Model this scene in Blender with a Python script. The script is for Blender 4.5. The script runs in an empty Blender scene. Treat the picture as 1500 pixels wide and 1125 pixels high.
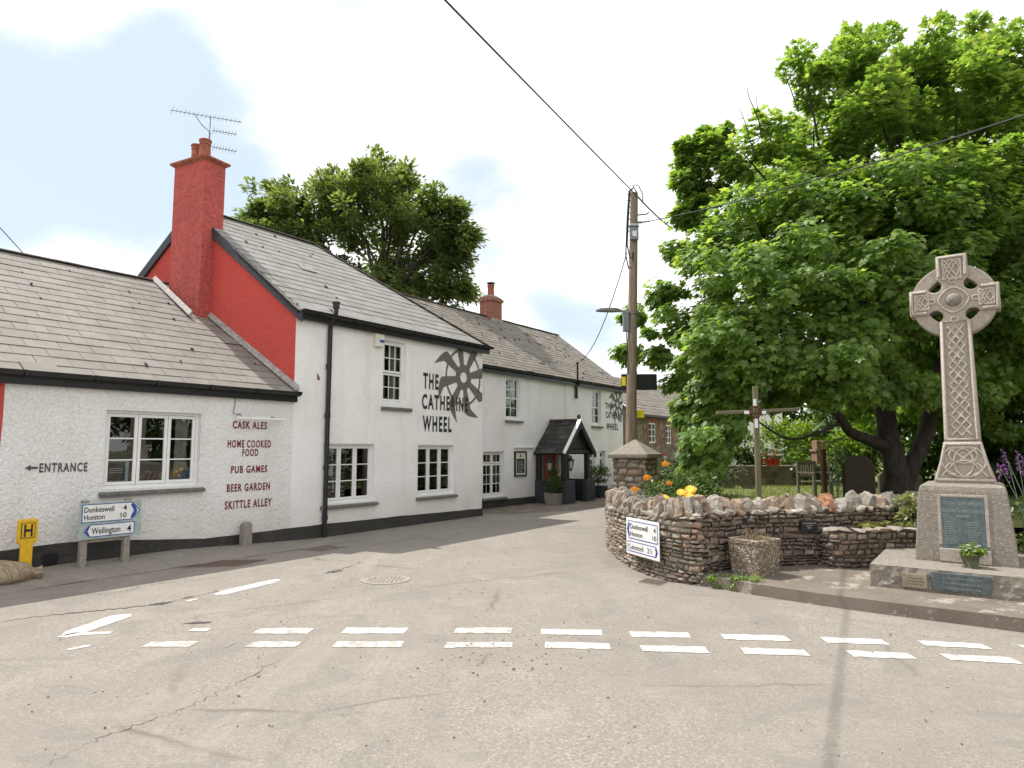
import bpy, math, random
import numpy as np
from mathutils import Vector, Matrix, Quaternion, noise as mnoise
random.seed(7); rng = np.random.default_rng(7)
sc = bpy.context.scene; COL = sc.collection
R = math.radians

# ---------------------------------------------------------------- camera, sky, sun, exposure
FPX, HCAM, CX, CY = 970.0, 1.8, 750.0, 562.5          # focal length in photo pixels, eye height
TH = math.atan2(92.5, FPX)                             # upward pitch
cam = bpy.data.cameras.new('camera'); co = bpy.data.objects.new('camera', cam); COL.objects.link(co)
co.location = (0, 0, HCAM); co.rotation_euler = (R(90)+TH, 0, 0)
cam.sensor_width = 36; cam.lens = FPX/1500*36; cam.clip_start = .05; cam.clip_end = 2000
sc.camera = co
TO_SUN = Vector((-.86*math.cos(R(61)), .51*math.cos(R(61)), math.sin(R(61)))).normalized()
sun = bpy.data.lights.new('sun', 'SUN'); so = bpy.data.objects.new('sun', sun); COL.objects.link(so)
sun.energy = 2.95; sun.angle = R(.55); sun.color = (1, .965, .91)
so.rotation_euler = (-TO_SUN).to_track_quat('-Z', 'Y').to_euler(); so.location = (-20, 10, 30)
sc.view_settings.view_transform = 'Standard'; sc.view_settings.look = 'None'
sc.view_settings.exposure = .86; sc.view_settings.gamma = 1; sc.view_settings.use_curve_mapping = False

def camray(px, py):
    F = Vector((0, math.cos(TH), math.sin(TH))); U = Vector((0, -math.sin(TH), math.cos(TH)))
    return F*FPX + Vector((px-CX, 0, 0)) + U*(CY-py)
EYE = Vector((0, 0, HCAM))
def gnd(px, py, z=0.0):                                # point of the ground (height z) under a photo pixel
    r = camray(px, py); return EYE + r*((z-HCAM)/r.z)
def at(px, py, Y):                                     # point at distance Y ahead
    r = camray(px, py); return EYE + r*(Y/r.y)

def build_world():
    w = bpy.data.worlds.new('World'); sc.world = w; w.use_nodes = True
    nt = w.node_tree; nt.nodes.clear(); N = nt.nodes.new; L = nt.links.new
    out = N('ShaderNodeOutputWorld'); bg = N('ShaderNodeBackground'); bg.inputs[1].default_value = .125
    sky = N('ShaderNodeTexSky'); sky.sky_type = 'NISHITA'; sky.sun_disc = False
    sky.sun_elevation = R(61); sky.sun_rotation = math.atan2(TO_SUN.x, TO_SUN.y); sky.air_density = 1.0; sky.dust_density = 1.5
    tc = N('ShaderNodeTexCoord')
    def noise(scale, det, rough=.55, off=0.0, zs=1.0):
        m = N('ShaderNodeMapping'); m.inputs['Location'].default_value = (off, off*.7, off*.3); m.inputs['Scale'].default_value = (1, 1, zs)
        L(tc.outputs['Generated'], m.inputs[0])
        n = N('ShaderNodeTexNoise'); n.inputs['Scale'].default_value = scale; n.inputs['Detail'].default_value = det
        n.inputs['Roughness'].default_value = rough; L(m.outputs[0], n.inputs[0]); return n.outputs[0]
    def mth(op, a, b=None, clamp=False):
        m = N('ShaderNodeMath'); m.operation = op; m.use_clamp = clamp
        for i, v in enumerate((a, b)):
            if v is None: continue
            if isinstance(v, (int, float)): m.inputs[i].default_value = v
            else: L(v, m.inputs[i])
        return m.outputs[0]
    # openings of blue between the clouds: directions in the sky, angular size, weight
    holes = [((70, 170), .16, .95), ((190, 250), .13, .85), ((-120, 160), .2, .9), ((235, 120), .07, .5), ((30, 250), .12, .6), ((240, 60), .05, .4),
             ((60, 5), .10, -.9), ((110, 352), .07, -1.0), ((735, 262), .045, .55), ((690, 240), .04, .5), ((770, 300), .03, .35), ((650, 285), .05, .5), ((850, 350), .035, .6), ((890, 330), .03, .4), ((710, 370), .055, .6), ((800, 440), .05, .5),
             ((830, 470), .06, .75), ((890, 500), .06, .7), ((520, 8), .06, .55), ((640, 12), .03, .4), ((1010, 165), .03, .45), ((370, 265), .05, .35), ((350, 300), .04, .4)]
    tot = 0.0
    for (px, py), rad, wt in holes:
        d = camray(px, py).normalized()
        dp = N('ShaderNodeVectorMath'); dp.operation = 'DISTANCE'; L(tc.outputs['Generated'], dp.inputs[0]); dp.inputs[1].default_value = d
        q = mth('DIVIDE', dp.outputs['Value'], rad); q = mth('MULTIPLY', q, q); q = mth('MULTIPLY', q, -1.0)
        e = mth('MULTIPLY', mth('EXPONENT', q), wt); tot = mth('ADD', tot, e)
    n1 = noise(4.2, 10, .62, 3.1, 1.7); n2 = noise(2.2, 4, .5, 9.0)
    v = mth('ADD', mth('MULTIPLY', n1, 2.15), mth('MULTIPLY', tot, -1.0))      # high = cloud
    mr = N('ShaderNodeMapRange'); mr.interpolation_type = 'SMOOTHSTEP'
    mr.inputs[1].default_value = -.05; mr.inputs[2].default_value = .98; L(v, mr.inputs[0])
    ramp = N('ShaderNodeMapRange'); ramp.inputs[1].default_value = .3; ramp.inputs[2].default_value = .7
    ramp.inputs[3].default_value = 4.75; ramp.inputs[4].default_value = 6.6; L(n2, ramp.inputs[0])
    n3 = noise(5.5, 9, .6, 5.5, 2.0)
    cv = mth('MULTIPLY', ramp.outputs[0], mth('ADD', mth('MULTIPLY', n3, .7), .66))
    cc = N('ShaderNodeCombineColor'); L(mth('MULTIPLY', cv, 1.0), cc.inputs[0]); L(mth('MULTIPLY', cv, 1.0), cc.inputs[1]); L(mth('MULTIPLY', cv, 1.01), cc.inputs[2])
    hz = N('ShaderNodeMix'); hz.data_type = 'RGBA'; hz.inputs[0].default_value = .85; hz.inputs[7].default_value = (3.3, 3.85, 4.25, 1)   # thin veil over the blue
    L(sky.outputs[0], hz.inputs[6])
    mx = N('ShaderNodeMix'); mx.data_type = 'RGBA'; L(mr.outputs[0], mx.inputs[0]); L(hz.outputs[2], mx.inputs[6]); L(cc.outputs[0], mx.inputs[7])
    L(mx.outputs[2], bg.inputs[0]); L(bg.outputs[0], out.inputs[0])
build_world()

# ---------------------------------------------------------------- materials
MATS = {}
class NT:
    def __init__(s, name):
        s.m = bpy.data.materials.new(name); s.m.use_nodes = True; s.t = s.m.node_tree; s.t.nodes.clear()
        s.out = s.t.nodes.new('ShaderNodeOutputMaterial'); s.b = s.t.nodes.new('ShaderNodeBsdfPrincipled')
        s.t.links.new(s.b.outputs[0], s.out.inputs[0]); s.tc = s.t.nodes.new('ShaderNodeTexCoord'); MATS[name] = s.m
    def n(s, k, **kw):
        x = s.t.nodes.new(k)
        for a, v in kw.items(): setattr(x, a, v)
        return x
    def l(s, a, b): s.t.links.new(a, b)
    def noise(s, scale, det=4, rough=.55, stretch=None, dist=0.0):
        x = s.n('ShaderNodeTexNoise'); x.inputs['Scale'].default_value = scale; x.inputs['Detail'].default_value = det
        x.inputs['Roughness'].default_value = rough; x.inputs['Distortion'].default_value = dist
        if stretch:
            mp = s.n('ShaderNodeMapping'); mp.inputs['Scale'].default_value = stretch; s.l(s.tc.outputs['Object'], mp.inputs[0]); s.l(mp.outputs[0], x.inputs[0])
        else: s.l(s.tc.outputs['Object'], x.inputs[0])
        return x.outputs[0]
    def vor(s, scale, feature='F1'):
        x = s.n('ShaderNodeTexVoronoi', feature=feature); x.inputs['Scale'].default_value = scale; s.l(s.tc.outputs['Object'], x.inputs[0]); return x
    def ramp(s, fac, stops):
        x = s.n('ShaderNodeValToRGB'); e = x.color_ramp.elements
        while len(e) < len(stops): e.new(.5)
        for i, (p, c) in enumerate(stops):
            e[i].position = p; e[i].color = (c if len(c) == 4 else (*c, 1)) if not isinstance(c, float) else (c, c, c, 1)
        s.l(fac, x.inputs[0]); return x.outputs[0]
    def mix(s, fac, a, b, bt='MIX'):
        x = s.n('ShaderNodeMix', data_type='RGBA', blend_type=bt)
        for i, v in ((0, fac), (6, a), (7, b)):
            if isinstance(v, (int, float)): x.inputs[i].default_value = v
            elif isinstance(v, tuple): x.inputs[i].default_value = (*v, 1) if len(v) == 3 else v
            else: s.l(v, x.inputs[i])
        return x.outputs[2]
    def math(s, op, a, b=0.0, clamp=False):
        x = s.n('ShaderNodeMath', operation=op, use_clamp=clamp)
        for i, v in enumerate((a, b)):
            if isinstance(v, (int, float)): x.inputs[i].default_value = v
            else: s.l(v, x.inputs[i])
        return x.outputs[0]
    def bump(s, h, strength=.5, dist=.01, prev=None):
        x = s.n('ShaderNodeBump'); x.inputs['Strength'].default_value = strength; x.inputs['Distance'].default_value = dist
        s.l(h, x.inputs['Height'])
        if prev is not None: s.l(prev, x.inputs['Normal'])
        return x.outputs[0]
    def island(s): return s.n('ShaderNodeNewGeometry').outputs['Random Per Island']
    def set(s, color=None, rough=.8, normal=None, metal=0.0, spec=.3):
        if color is not None:
            if isinstance(color, tuple): s.b.inputs['Base Color'].default_value = (*color, 1)
            else: s.l(color, s.b.inputs['Base Color'])
        if isinstance(rough, (int, float)): s.b.inputs['Roughness'].default_value = rough
        else: s.l(rough, s.b.inputs['Roughness'])
        s.b.inputs['Metallic'].default_value = metal; s.b.inputs['Specular IOR Level'].default_value = spec
        if normal is not None: s.l(normal, s.b.inputs['Normal'])
        return s.m
def simple(name, c, rough=.6, var=.15, scale=20, bump=.15, bd=.004, metal=0.0, spec=.4):
    k = NT(name); n = k.noise(scale, 5); d = tuple(x*(1-var*1.6) for x in c); u = tuple(min(1, x*(1+var)) for x in c)
    return k.set(k.ramp(n, [(.3, d), (.7, u)]), rough, k.bump(n, bump, bd), metal, spec)

def render_mat(name, base, dirt, coarse, bstr, shade_wear=0.0):
    k = NT(name); n = k.noise(1.3, 6, .6); n2 = k.noise(coarse, 5, .6, None, .6); n3 = k.noise(coarse*3.2, 3)
    st = k.noise(2.6, 6, .65, (1, 1, .10))
    c = k.mix(k.ramp(n, [(.45, 0.0), (.8, .55)]), base, dirt)
    c = k.mix(k.ramp(st, [(.54, 0.0), (.74, .5)]), c, dirt)
    sep = k.n('ShaderNodeSeparateXYZ'); k.l(k.tc.outputs['Object'], sep.inputs[0])   # splash dirt low on the wall
    low = k.math('MULTIPLY', k.math('SUBTRACT', 1.0, k.math('MULTIPLY', sep.outputs[2], .9), True), k.noise(3.5, 5, .65))
    c = k.mix(k.math('MULTIPLY', low, .75, True), c, tuple(x*y for x, y in zip(dirt, (.85, .8, .72))))
    if shade_wear: c = k.mix(k.ramp(n2, [(.36, shade_wear), (.52, 0.0)]), c, dirt); c = k.mix(k.ramp(k.noise(4.5, 7, .7), [(.58, 0.0), (.70, shade_wear)]), c, tuple(min(1, x*1.25+.02) for x in base))  # shade of the hollows painted dark; pale patches are worn paint
    b = k.bump(n2, bstr, .045); b = k.bump(n3, bstr*.7, .012, b)
    return k.set(c, .9, b, 0, .2)
render_mat('white_roughcast', (.89, .88, .87), (.70, .67, .63), 19, .9, .1)
render_mat('white_render', (.89, .88, .872), (.67, .64, .60), 15, .4)
render_mat('white_render_old', (.89, .865, .885), (.67, .64, .61), 9, .25)
render_mat('red_render', (.60, .088, .07), (.44, .085, .072), 14, .8, .35)
render_mat('red_render_rough', (.53, .115, .10), (.33, .085, .075), 10, 1.0, .8)
render_mat('plinth_paint', (.038, .039, .043), (.10, .093, .083), 14, .8, .2)

def slate_mat(name, stops, dark):
    k = NT(name); i = k.island(); n = k.noise(3.0, 6, .65); n2 = k.noise(60, 3); ls = k.noise(9, 6, .7)
    c = k.ramp(i, stops)
    c = k.mix(k.ramp(n, [(.42, 0.0), (.75, .6)]), c, dark)
    c = k.mix(k.ramp(ls, [(.62, 0.0), (.72, .6)]), c, tuple(min(1, x*1.5) for x in stops[-1][1]))
    return k.set(c, .78, k.bump(n2, .25, .004), 0, .3)
slate_mat('slate', [(0, (.215, .20, .178)), (.5, (.235, .22, .197)), (1, (.258, .242, .219))], (.15, .138, .118))
slate_mat('slate_grey', [(0, (.235, .226, .21)), (.5, (.262, .253, .237)), (1, (.29, .282, .266))], (.20, .19, .172))
slate_mat('slate_weathered', [(0, (.165, .148, .125)), (.5, (.20, .18, .153)), (1, (.24, .218, .188))], (.13, .112, .09))
slate_mat('slate_dark', [(0, (.035, .033, .032)), (.6, (.05, .047, .045)), (1, (.075, .07, .066))], (.03, .028, .026))
simple('roof_felt', (.03, .028, .026), .9); simple('moss', (.018, .015, .009), .95, .4, 60)
simple('ridge_tile', (.075, .06, .05), .85, .4, 14, .4, .01)
simple('lead', (.33, .31, .29), .7, .25, 12); simple('black_plastic', (.018, .018, .02), .35, .2, 9)
simple('black_iron', (.012, .012, .013), .45); simple('dark_timber', (.022, .023, .028), .55, .3, 12)
simple('slate_blue_paint', (.045, .05, .062), .55, .2, 10); simple('upvc', (.82, .82, .81), .3, .03, 6, .03)
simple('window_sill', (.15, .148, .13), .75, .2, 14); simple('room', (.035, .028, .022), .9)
simple('curtain', (.62, .60, .55), .9, .1, 8); simple('paper', (.72, .74, .76), .8, .05); simple('dark_paper', (.06, .055, .06), .7)
simple('blue_paper', (.05, .1, .3), .7); simple('door_red', (.42, .03, .015), .45, .12, 10); simple('stone_trim', (.42, .40, .36), .8)
simple('letter_red', (.20, .022, .022), .8, .35, 30); simple('letter_grey', (.10, .095, .088), .8, .3, 30)
simple('letter_charcoal', (.035, .034, .033), .8, .3, 25); simple('emblem_olive', (.16, .155, .125), .8, .15, 14)
simple('orange_stone', (.40, .205, .115), .9, .35, 14, .6, .02); simple('terracotta', (.36, .115, .07), .75, .3, 12, .3); simple('white_enamel', (.78, .79, .80), .35, .06, 9, .04)
simple('cream_plastic', (.74, .72, .62), .4, .06); simple('sign_blue', (.03, .075, .33), .4, .1); simple('sign_black', (.012, .012, .013), .5)
simple('sign_back', (.36, .44, .42), .5, .12, 9, .08); simple('sign_white', (.80, .80, .79), .4, .06, 9, .05)
simple('hydrant_yellow', (.75, .45, .02), .55, .12, 18); simple('concrete_post', (.30, .27, .23), .9, .25, 40, .5)
simple('yellow_tape', (.85, .70, .02), .4, .06); simple('galvanised', (.20, .21, .215), .5, .15, 15, .1, .003, .3)
simple('grey_box', (.20, .23, .25), .5, .12); simple('lamp_grey', (.19, .19, .19), .45, .1); simple('cable', (.02, .02, .022), .6)
simple('bronze', (.115, .145, .148), .5, .22, 18, .2, .004, .35); simple('bronze_light', (.21, .25, .24), .5, .1, 30, .1, .003, .3)
simple('brass', (.34, .29, .21), .5, .15, 20, .1, .003, .4); simple('brass_dark', (.17, .14, .10), .6)
simple('pot_green', (.09, .095, .05), .6, .3, 12); simple('pot_red', (.50, .05, .035), .6, .15)
simple('rust', (.13, .045, .025), .9, .4, 30, .6, .01); simple('green_metal', (.16, .22, .15), .6, .2)
simple('plaque_black', (.02, .02, .02), .4, .2); simple('earth', (.09, .065, .045), .95, .4, 20, .6, .02)
simple('petal_yellow', (.85, .62, .12), .7, .2, 30); simple('petal_amber', (.85, .36, .03), .7, .2, 30); simple('petal_red', (.6, .03, .03), .7)
simple('petal_purple', (.30, .10, .36), .7, .25); simple('petal_white', (.8, .8, .74), .7, .08)
simple('road_paint_spare', (.62, .61, .58), .7, .12, 25); simple('tarmac_dark', (.085, .076, .068), .95, .4, 30, .7, .02)
simple('dry_stem', (.33, .25, .14), .9, .3)

def worn_paint(name, sh):
    k = NT(name); n = k.noise(9, 7, .7); n2 = k.noise(70, 4, .7)
    f = k.math('ADD', k.math('MULTIPLY', n, .8), k.math('MULTIPLY', n2, .35)); f = k.math('ADD', f, sh)
    c = k.ramp(f, [(.0, (.30, .275, .245)), (.46, (.33, .305, .275)), (.52, (.46, .44, .41)), (.62, (.57, .555, .525))])
    return k.set(c, .75, k.bump(n2, .3, .004))
worn_paint('worn_road_paint', -.07); worn_paint('road_paint', -.015)
def granite(name, a, b, lichen, bump):
    k = NT(name); n = k.noise(4, 6, .65); f = k.noise(120, 3, .6); v = k.noise(26, 5, .7)
    c = k.mix(n, a, b); c = k.mix(k.ramp(f, [(.4, 0.0), (.62, .55)]), c, tuple(x*.42 for x in a))
    c = k.mix(k.ramp(v, [(.55, 0.0), (.66, .7)]), c, lichen); c = k.mix(k.ramp(k.noise(9, 7, .75), [(.54, 0.0), (.68, .55)]), c, tuple(x*.55 for x in b))
    bm = k.bump(f, bump, .006); bm = k.bump(v, bump*1.3, .02, bm); return k.set(c, .9, bm, 0, .2)
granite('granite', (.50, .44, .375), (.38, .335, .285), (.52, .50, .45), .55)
granite('granite_lit_worn', (.64, .575, .50), (.54, .48, .41), (.62, .60, .55), .7)  # worn carving, lightened further to stand for sun on the relief
granite('granite_rough', (.37, .33, .28), (.26, .235, .195), (.50, .47, .41), .9)
granite('cap_stone', (.34, .31, .26), (.24, .21, .17), (.52, .51, .46), .7)
granite('gravestone_dark', (.045, .04, .032), (.06, .04, .025), (.11, .07, .035), .3)
granite('gravestone', (.17, .15, .11), (.10, .095, .06), (.24, .23, .17), .6)
def aggregate():
    k = NT('exposed_aggregate'); v = k.vor(55); n = k.noise(6, 4)
    sp = k.n('ShaderNodeSeparateColor'); k.l(v.outputs['Color'], sp.inputs[0])
    c = k.ramp(sp.outputs[0], [(0, (.10, .075, .05)), (.5, (.24, .18, .13)), (.85, (.38, .32, .25)), (1, (.6, .56, .5))])
    c = k.mix(k.ramp(n, [(.4, 0.0), (.8, .6)]), c, (.12, .10, .075))
    k.set(c, .9, k.bump(k.math('SUBTRACT', 1.0, v.outputs['Distance']), .8, .015))
aggregate()
def rubble(name, stops, lich):
    k = NT(name); i = k.island(); n = k.noise(14, 6, .7); f = k.noise(70, 4, .7); l = k.noise(8, 6, .7)
    c = k.ramp(i, stops); c = k.mix(k.ramp(n, [(.3, .0), (.75, .75)]), c, (.12, .095, .072)); c = k.mix(k.ramp(f, [(.5, 0.0), (.75, .5)]), c, (.30, .25, .19))
    c = k.mix(k.ramp(l, [(.6, 0.0), (.7, lich)]), c, (.52, .51, .47))
    b = k.bump(n, .7, .02); b = k.bump(f, .5, .006, b); k.set(c, .92, b, 0, .2)
rubble('rubble_stone', [(0, (.18, .15, .12)), (.25, (.29, .25, .20)), (.5, (.38, .335, .28)), (.72, (.44, .40, .345)), (.88, (.42, .28, .19)), (1, (.56, .53, .48))], .8)
rubble('rubble_stone_shaded', [(0, (.11, .09, .072)), (.4, (.19, .16, .13)), (.7, (.27, .22, .18)), (.9, (.26, .165, .12)), (1, (.42, .38, .33))], .6)  # copy of the wall stone, shade of the straight run in its colour
rubble('coping_stone', [(0, (.27, .24, .20)), (.4, (.37, .34, .295)), (.75, (.47, .445, .40)), (.92, (.40, .27, .18)), (1, (.58, .56, .52))], 1.0)
def mortar(name, c):
    k = NT(name); n = k.noise(30, 6, .7); k.set(k.ramp(n, [(.3, tuple(x*.55 for x in c)), (.7, c)]), .95, k.bump(n, .8, .02))
mortar('mortar', (.16, .13, .10)); mortar('mortar_shaded', (.085, .066, .052))  # second mortar darkened the same way for the shaded stretch
def stonewall_flat():
    k = NT('stone_wall'); v = k.vor(5); e = k.vor(5, 'DISTANCE_TO_EDGE'); n = k.noise(24, 5, .7)
    sp = k.n('ShaderNodeSeparateColor'); k.l(v.outputs['Color'], sp.inputs[0])
    c = k.ramp(sp.outputs[0], [(0, (.14, .10, .075)), (.5, (.25, .20, .15)), (1, (.36, .30, .24))]); c = k.mix(k.ramp(n, [(.4, 0.0), (.8, .6)]), c, (.10, .08, .06))
    ed = k.ramp(e.outputs[0], [(.0, 0.0), (.06, 1.0)]); c = k.mix(ed, (.22, .19, .155), c); k.set(c, .95, k.bump(ed, .6, .03))
stonewall_flat()
def bricks(name, c1, c2, m, sx=1.0):
    k = NT(name); i = k.n('ShaderNodeTexBrick'); mp = k.n('ShaderNodeMapping'); n = k.noise(25, 5)
    sep = k.n('ShaderNodeSeparateXYZ'); k.l(k.tc.outputs['Object'], sep.inputs[0]); cb = k.n('ShaderNodeCombineXYZ')
    k.l(k.math('ADD', sep.outputs[0], sep.outputs[1]), cb.inputs[0]); k.l(sep.outputs[2], cb.inputs[1]); k.l(cb.outputs[0], i.inputs[0])
    i.inputs['Scale'].default_value = 1; i.inputs['Brick Width'].default_value = .22; i.inputs['Row Height'].default_value = .075; i.inputs['Mortar Size'].default_value = .008
    i.inputs['Color1'].default_value = (*c1, 1); i.inputs['Color2'].default_value = (*c2, 1); i.inputs['Mortar'].default_value = (*m, 1)
    k.set(k.mix(k.ramp(n, [(.4, 0.0), (.8, .5)]), i.outputs[0], tuple(x*.5 for x in c1)), .9, k.bump(i.outputs['Fac'], -.4, .01))
bricks('brick', (.28, .085, .05), (.36, .12, .07), (.3, .26, .22)); bricks('brick_pier', (.30, .16, .11), (.25, .12, .08), (.26, .21, .17))

def asphalt():
    k = NT('asphalt'); f = k.noise(95, 4, .75); f2 = k.vor(75); g = k.noise(.35, 6, .6); m = k.noise(1.7, 6, .65); d = k.noise(.9, 7, .7, (1, 1, 1), 1.2)
    sp = k.n('ShaderNodeSeparateColor'); k.l(f2.outputs['Color'], sp.inputs[0])
    c = k.ramp(sp.outputs[0], [(0, (.18, .161, .138)), (.4, (.24, .218, .188)), (.8, (.262, .239, .208)), (1, (.36, .332, .295))])
    c = k.mix(k.ramp(f, [(.30, .5), (.5, 0.0)]), c, (.16, .147, .13))
    c = k.mix(k.ramp(g, [(.38, .6), (.58, 0.0)]), c, (.212, .193, .17)); c = k.mix(k.ramp(m, [(.5, 0.0), (.72, .5)]), c, (.312, .283, .246))
    ln = k.noise(1.0, 6, .6, (1.1, .16, 1), .8); c = k.mix(k.ramp(ln, [(.36, .35), (.5, 0.0)]), c, (.2, .182, .16)); c = k.mix(k.ramp(ln, [(.58, 0.0), (.72, .5)]), c, (.33, .30, .258))
    pt_ = k.noise(.55, 2, .4, (1, 1.3, 1), 2.5); c = k.mix(k.ramp(pt_, [(.605, 0.0), (.615, .35)]), c, (.18, .168, .152))
    c = k.mix(k.ramp(d, [(.60, 0.0), (.72, .45)]), c, (.35, .315, .27))
    # hairline cracks, broken up by noise
    mp = k.n('ShaderNodeMapping'); mp.inputs['Scale'].default_value = (.42, .6, 1); wn = k.n('ShaderNodeTexNoise'); wn.inputs['Scale'].default_value = 2.0; wn.inputs['Detail'].default_value = 6
    k.l(k.tc.outputs['Object'], wn.inputs[0]); ad = k.mix(.16, k.tc.outputs['Object'], wn.outputs[1], 'ADD'); k.l(ad, mp.inputs[0])
    v = k.n('ShaderNodeTexVoronoi', feature='DISTANCE_TO_EDGE'); v.inputs['Scale'].default_value = .55; k.l(mp.outputs[0], v.inputs[0])
    ck = k.ramp(v.outputs[0], [(.0, 1.0), (.010, 0.0)]); ck = k.math('MULTIPLY', ck, k.ramp(k.noise(.8, 3), [(.48, 0.0), (.6, .75)]))
    c = k.mix(ck, c, (.13, .11, .09))
    b = k.bump(f2.outputs[0], .5, .008); b = k.bump(m, .25, .03, b); k.set(c, .88, b, 0, .25)
asphalt()
def concrete():
    k = NT('pavement_concrete'); f = k.noise(80, 4, .7); g = k.noise(1.1, 6, .6); h = k.noise(3, 7, .7)
    c = k.ramp(f, [(.3, (.13, .112, .09)), (.6, (.215, .186, .155)), (.8, (.27, .24, .205))]); c = k.mix(k.ramp(g, [(.42, 0.0), (.6, .8)]), c, (.135, .112, .09))
    c = k.mix(k.ramp(h, [(.56, 0.0), (.62, .85)]), c, (.36, .325, .28)); b = k.bump(f, .6, .01); k.set(c, .92, k.bump(h, .4, .03, b), 0, .2)  # lighter patches paint dappled sunlight onto the paving
concrete()
def grassy(name, a, b):
    k = NT(name); n = k.noise(2, 6, .65); f = k.noise(60, 3); c = k.mix(n, a, b); k.set(k.mix(k.math('MULTIPLY', f, .6), c, tuple(x*.5 for x in a)), .95, k.bump(f, .7, .03))
grassy('lawn', (.13, .16, .045), (.24, .25, .09)); grassy('field', (.10, .12, .05), (.16, .17, .08))
simple('moss_green', (.13, .14, .03), .95, .45, 20, .8, .02)
def wood(name, a, b, sc_=(1, 1, .06), s=30):
    k = NT(name); n = k.noise(s, 6, .65, sc_); g = k.noise(3, 4)
    c = k.mix(k.ramp(n, [(.35, 0.0), (.65, 1.0)]), a, b); k.set(k.mix(k.math('MULTIPLY', g, .35), c, tuple(x*.6 for x in a)), .85, k.bump(n, .5, .006))
wood('pole_wood', (.17, .13, .09), (.34, .27, .195)); wood('cross_wood', (.13, .115, .065), (.21, .185, .115)); wood('bench_wood', (.16, .15, .10), (.25, .23, .16), (1, 1, 1), 18)
wood('bark', (.022, .017, .013), (.065, .052, .04), (1, 1, .25), 14); wood('bark_grey', (.06, .05, .04), (.13, .115, .095), (1, 1, .2), 14)
def leaf(name, stops, trans=.35, tcol=None):
    k = NT(name); i = k.island(); c = k.ramp(i, stops)
    k.set(c, .42, None, 0, .5); t = k.n('ShaderNodeBsdfTranslucent'); tc_ = k.mix(1.0, c, (1.7, 1.65, .7), 'MULTIPLY'); k.l(tc_, t.inputs[0])
    mx = k.n('ShaderNodeMixShader'); mx.inputs[0].default_value = trans; k.l(k.b.outputs[0], mx.inputs[1]); k.l(t.outputs[0], mx.inputs[2]); k.l(mx.outputs[0], k.out.inputs[0])
leaf('maple_leaf', [(0, (.095, .17, .042)), (.35, (.145, .245, .058)), (.75, (.205, .32, .08)), (1, (.30, .37, .125))], .6)
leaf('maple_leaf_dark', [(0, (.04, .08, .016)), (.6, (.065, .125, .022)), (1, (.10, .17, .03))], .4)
leaf('oak_leaf', [(0, (.082, .125, .045)), (.5, (.12, .175, .062)), (.9, (.165, .225, .085)), (1, (.23, .275, .13))], .52)
leaf('shrub_leaf', [(0, (.04, .075, .02)), (.6, (.075, .12, .03)), (1, (.12, .17, .05))], .3)
leaf('bright_leaf', [(0, (.09, .17, .02)), (.6, (.15, .25, .03)), (1, (.22, .30, .05))], .4)
leaf('variegated_leaf', [(0, (.14, .19, .06)), (.5, (.28, .32, .14)), (1, (.52, .52, .30))], .3)
leaf('ivy_leaf', [(0, (.03, .06, .015)), (.7, (.06, .10, .02)), (1, (.11, .15, .035))], .2)
leaf('grass_blade', [(0, (.10, .15, .025)), (.6, (.19, .24, .05)), (1, (.33, .33, .12))], .3)
leaf('petal', [(0, (.88, .66, .16)), (.5, (.9, .76, .28)), (1, (.9, .84, .5))], .3)
def sack():
    k = NT('sandbag_cloth'); n = k.noise(5, 5, .6, (1, 6, 2)); w = k.noise(120, 2)
    k.set(k.ramp(n, [(.3, (.16, .12, .08)), (.55, (.34, .27, .18)), (.75, (.46, .38, .28))]), .95, k.bump(w, .3, .004, k.bump(n, .6, .03)))
sack()
def glass():
    k = NT('window_glass'); k.t.nodes.remove(k.b); g = k.n('ShaderNodeBsdfGlossy'); g.inputs['Roughness'].default_value = .015; g.inputs[0].default_value = (.9, .95, .92, 1)
    t = k.n('ShaderNodeBsdfTransparent'); t.inputs[0].default_value = (.72, .74, .72, 1); f = k.n('ShaderNodeFresnel'); f.inputs[0].default_value = 1.6
    nn = k.bump(k.noise(1.6, 2), .06, .02); k.l(nn, g.inputs['Normal'])
    mx = k.n('ShaderNodeMixShader'); k.l(k.math('ADD', k.math('MULTIPLY', f.outputs[0], 1.3), .06, True), mx.inputs[0]); k.l(t.outputs[0], mx.inputs[1]); k.l(g.outputs[0], mx.inputs[2]); k.l(mx.outputs[0], k.out.inputs[0])
glass()
def lamp_glass():
    k = NT('lantern_glass'); k.set((.55, .57, .55), .1, None, 0, .5); k.b.inputs['Alpha'].default_value = .55
lamp_glass()

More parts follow.
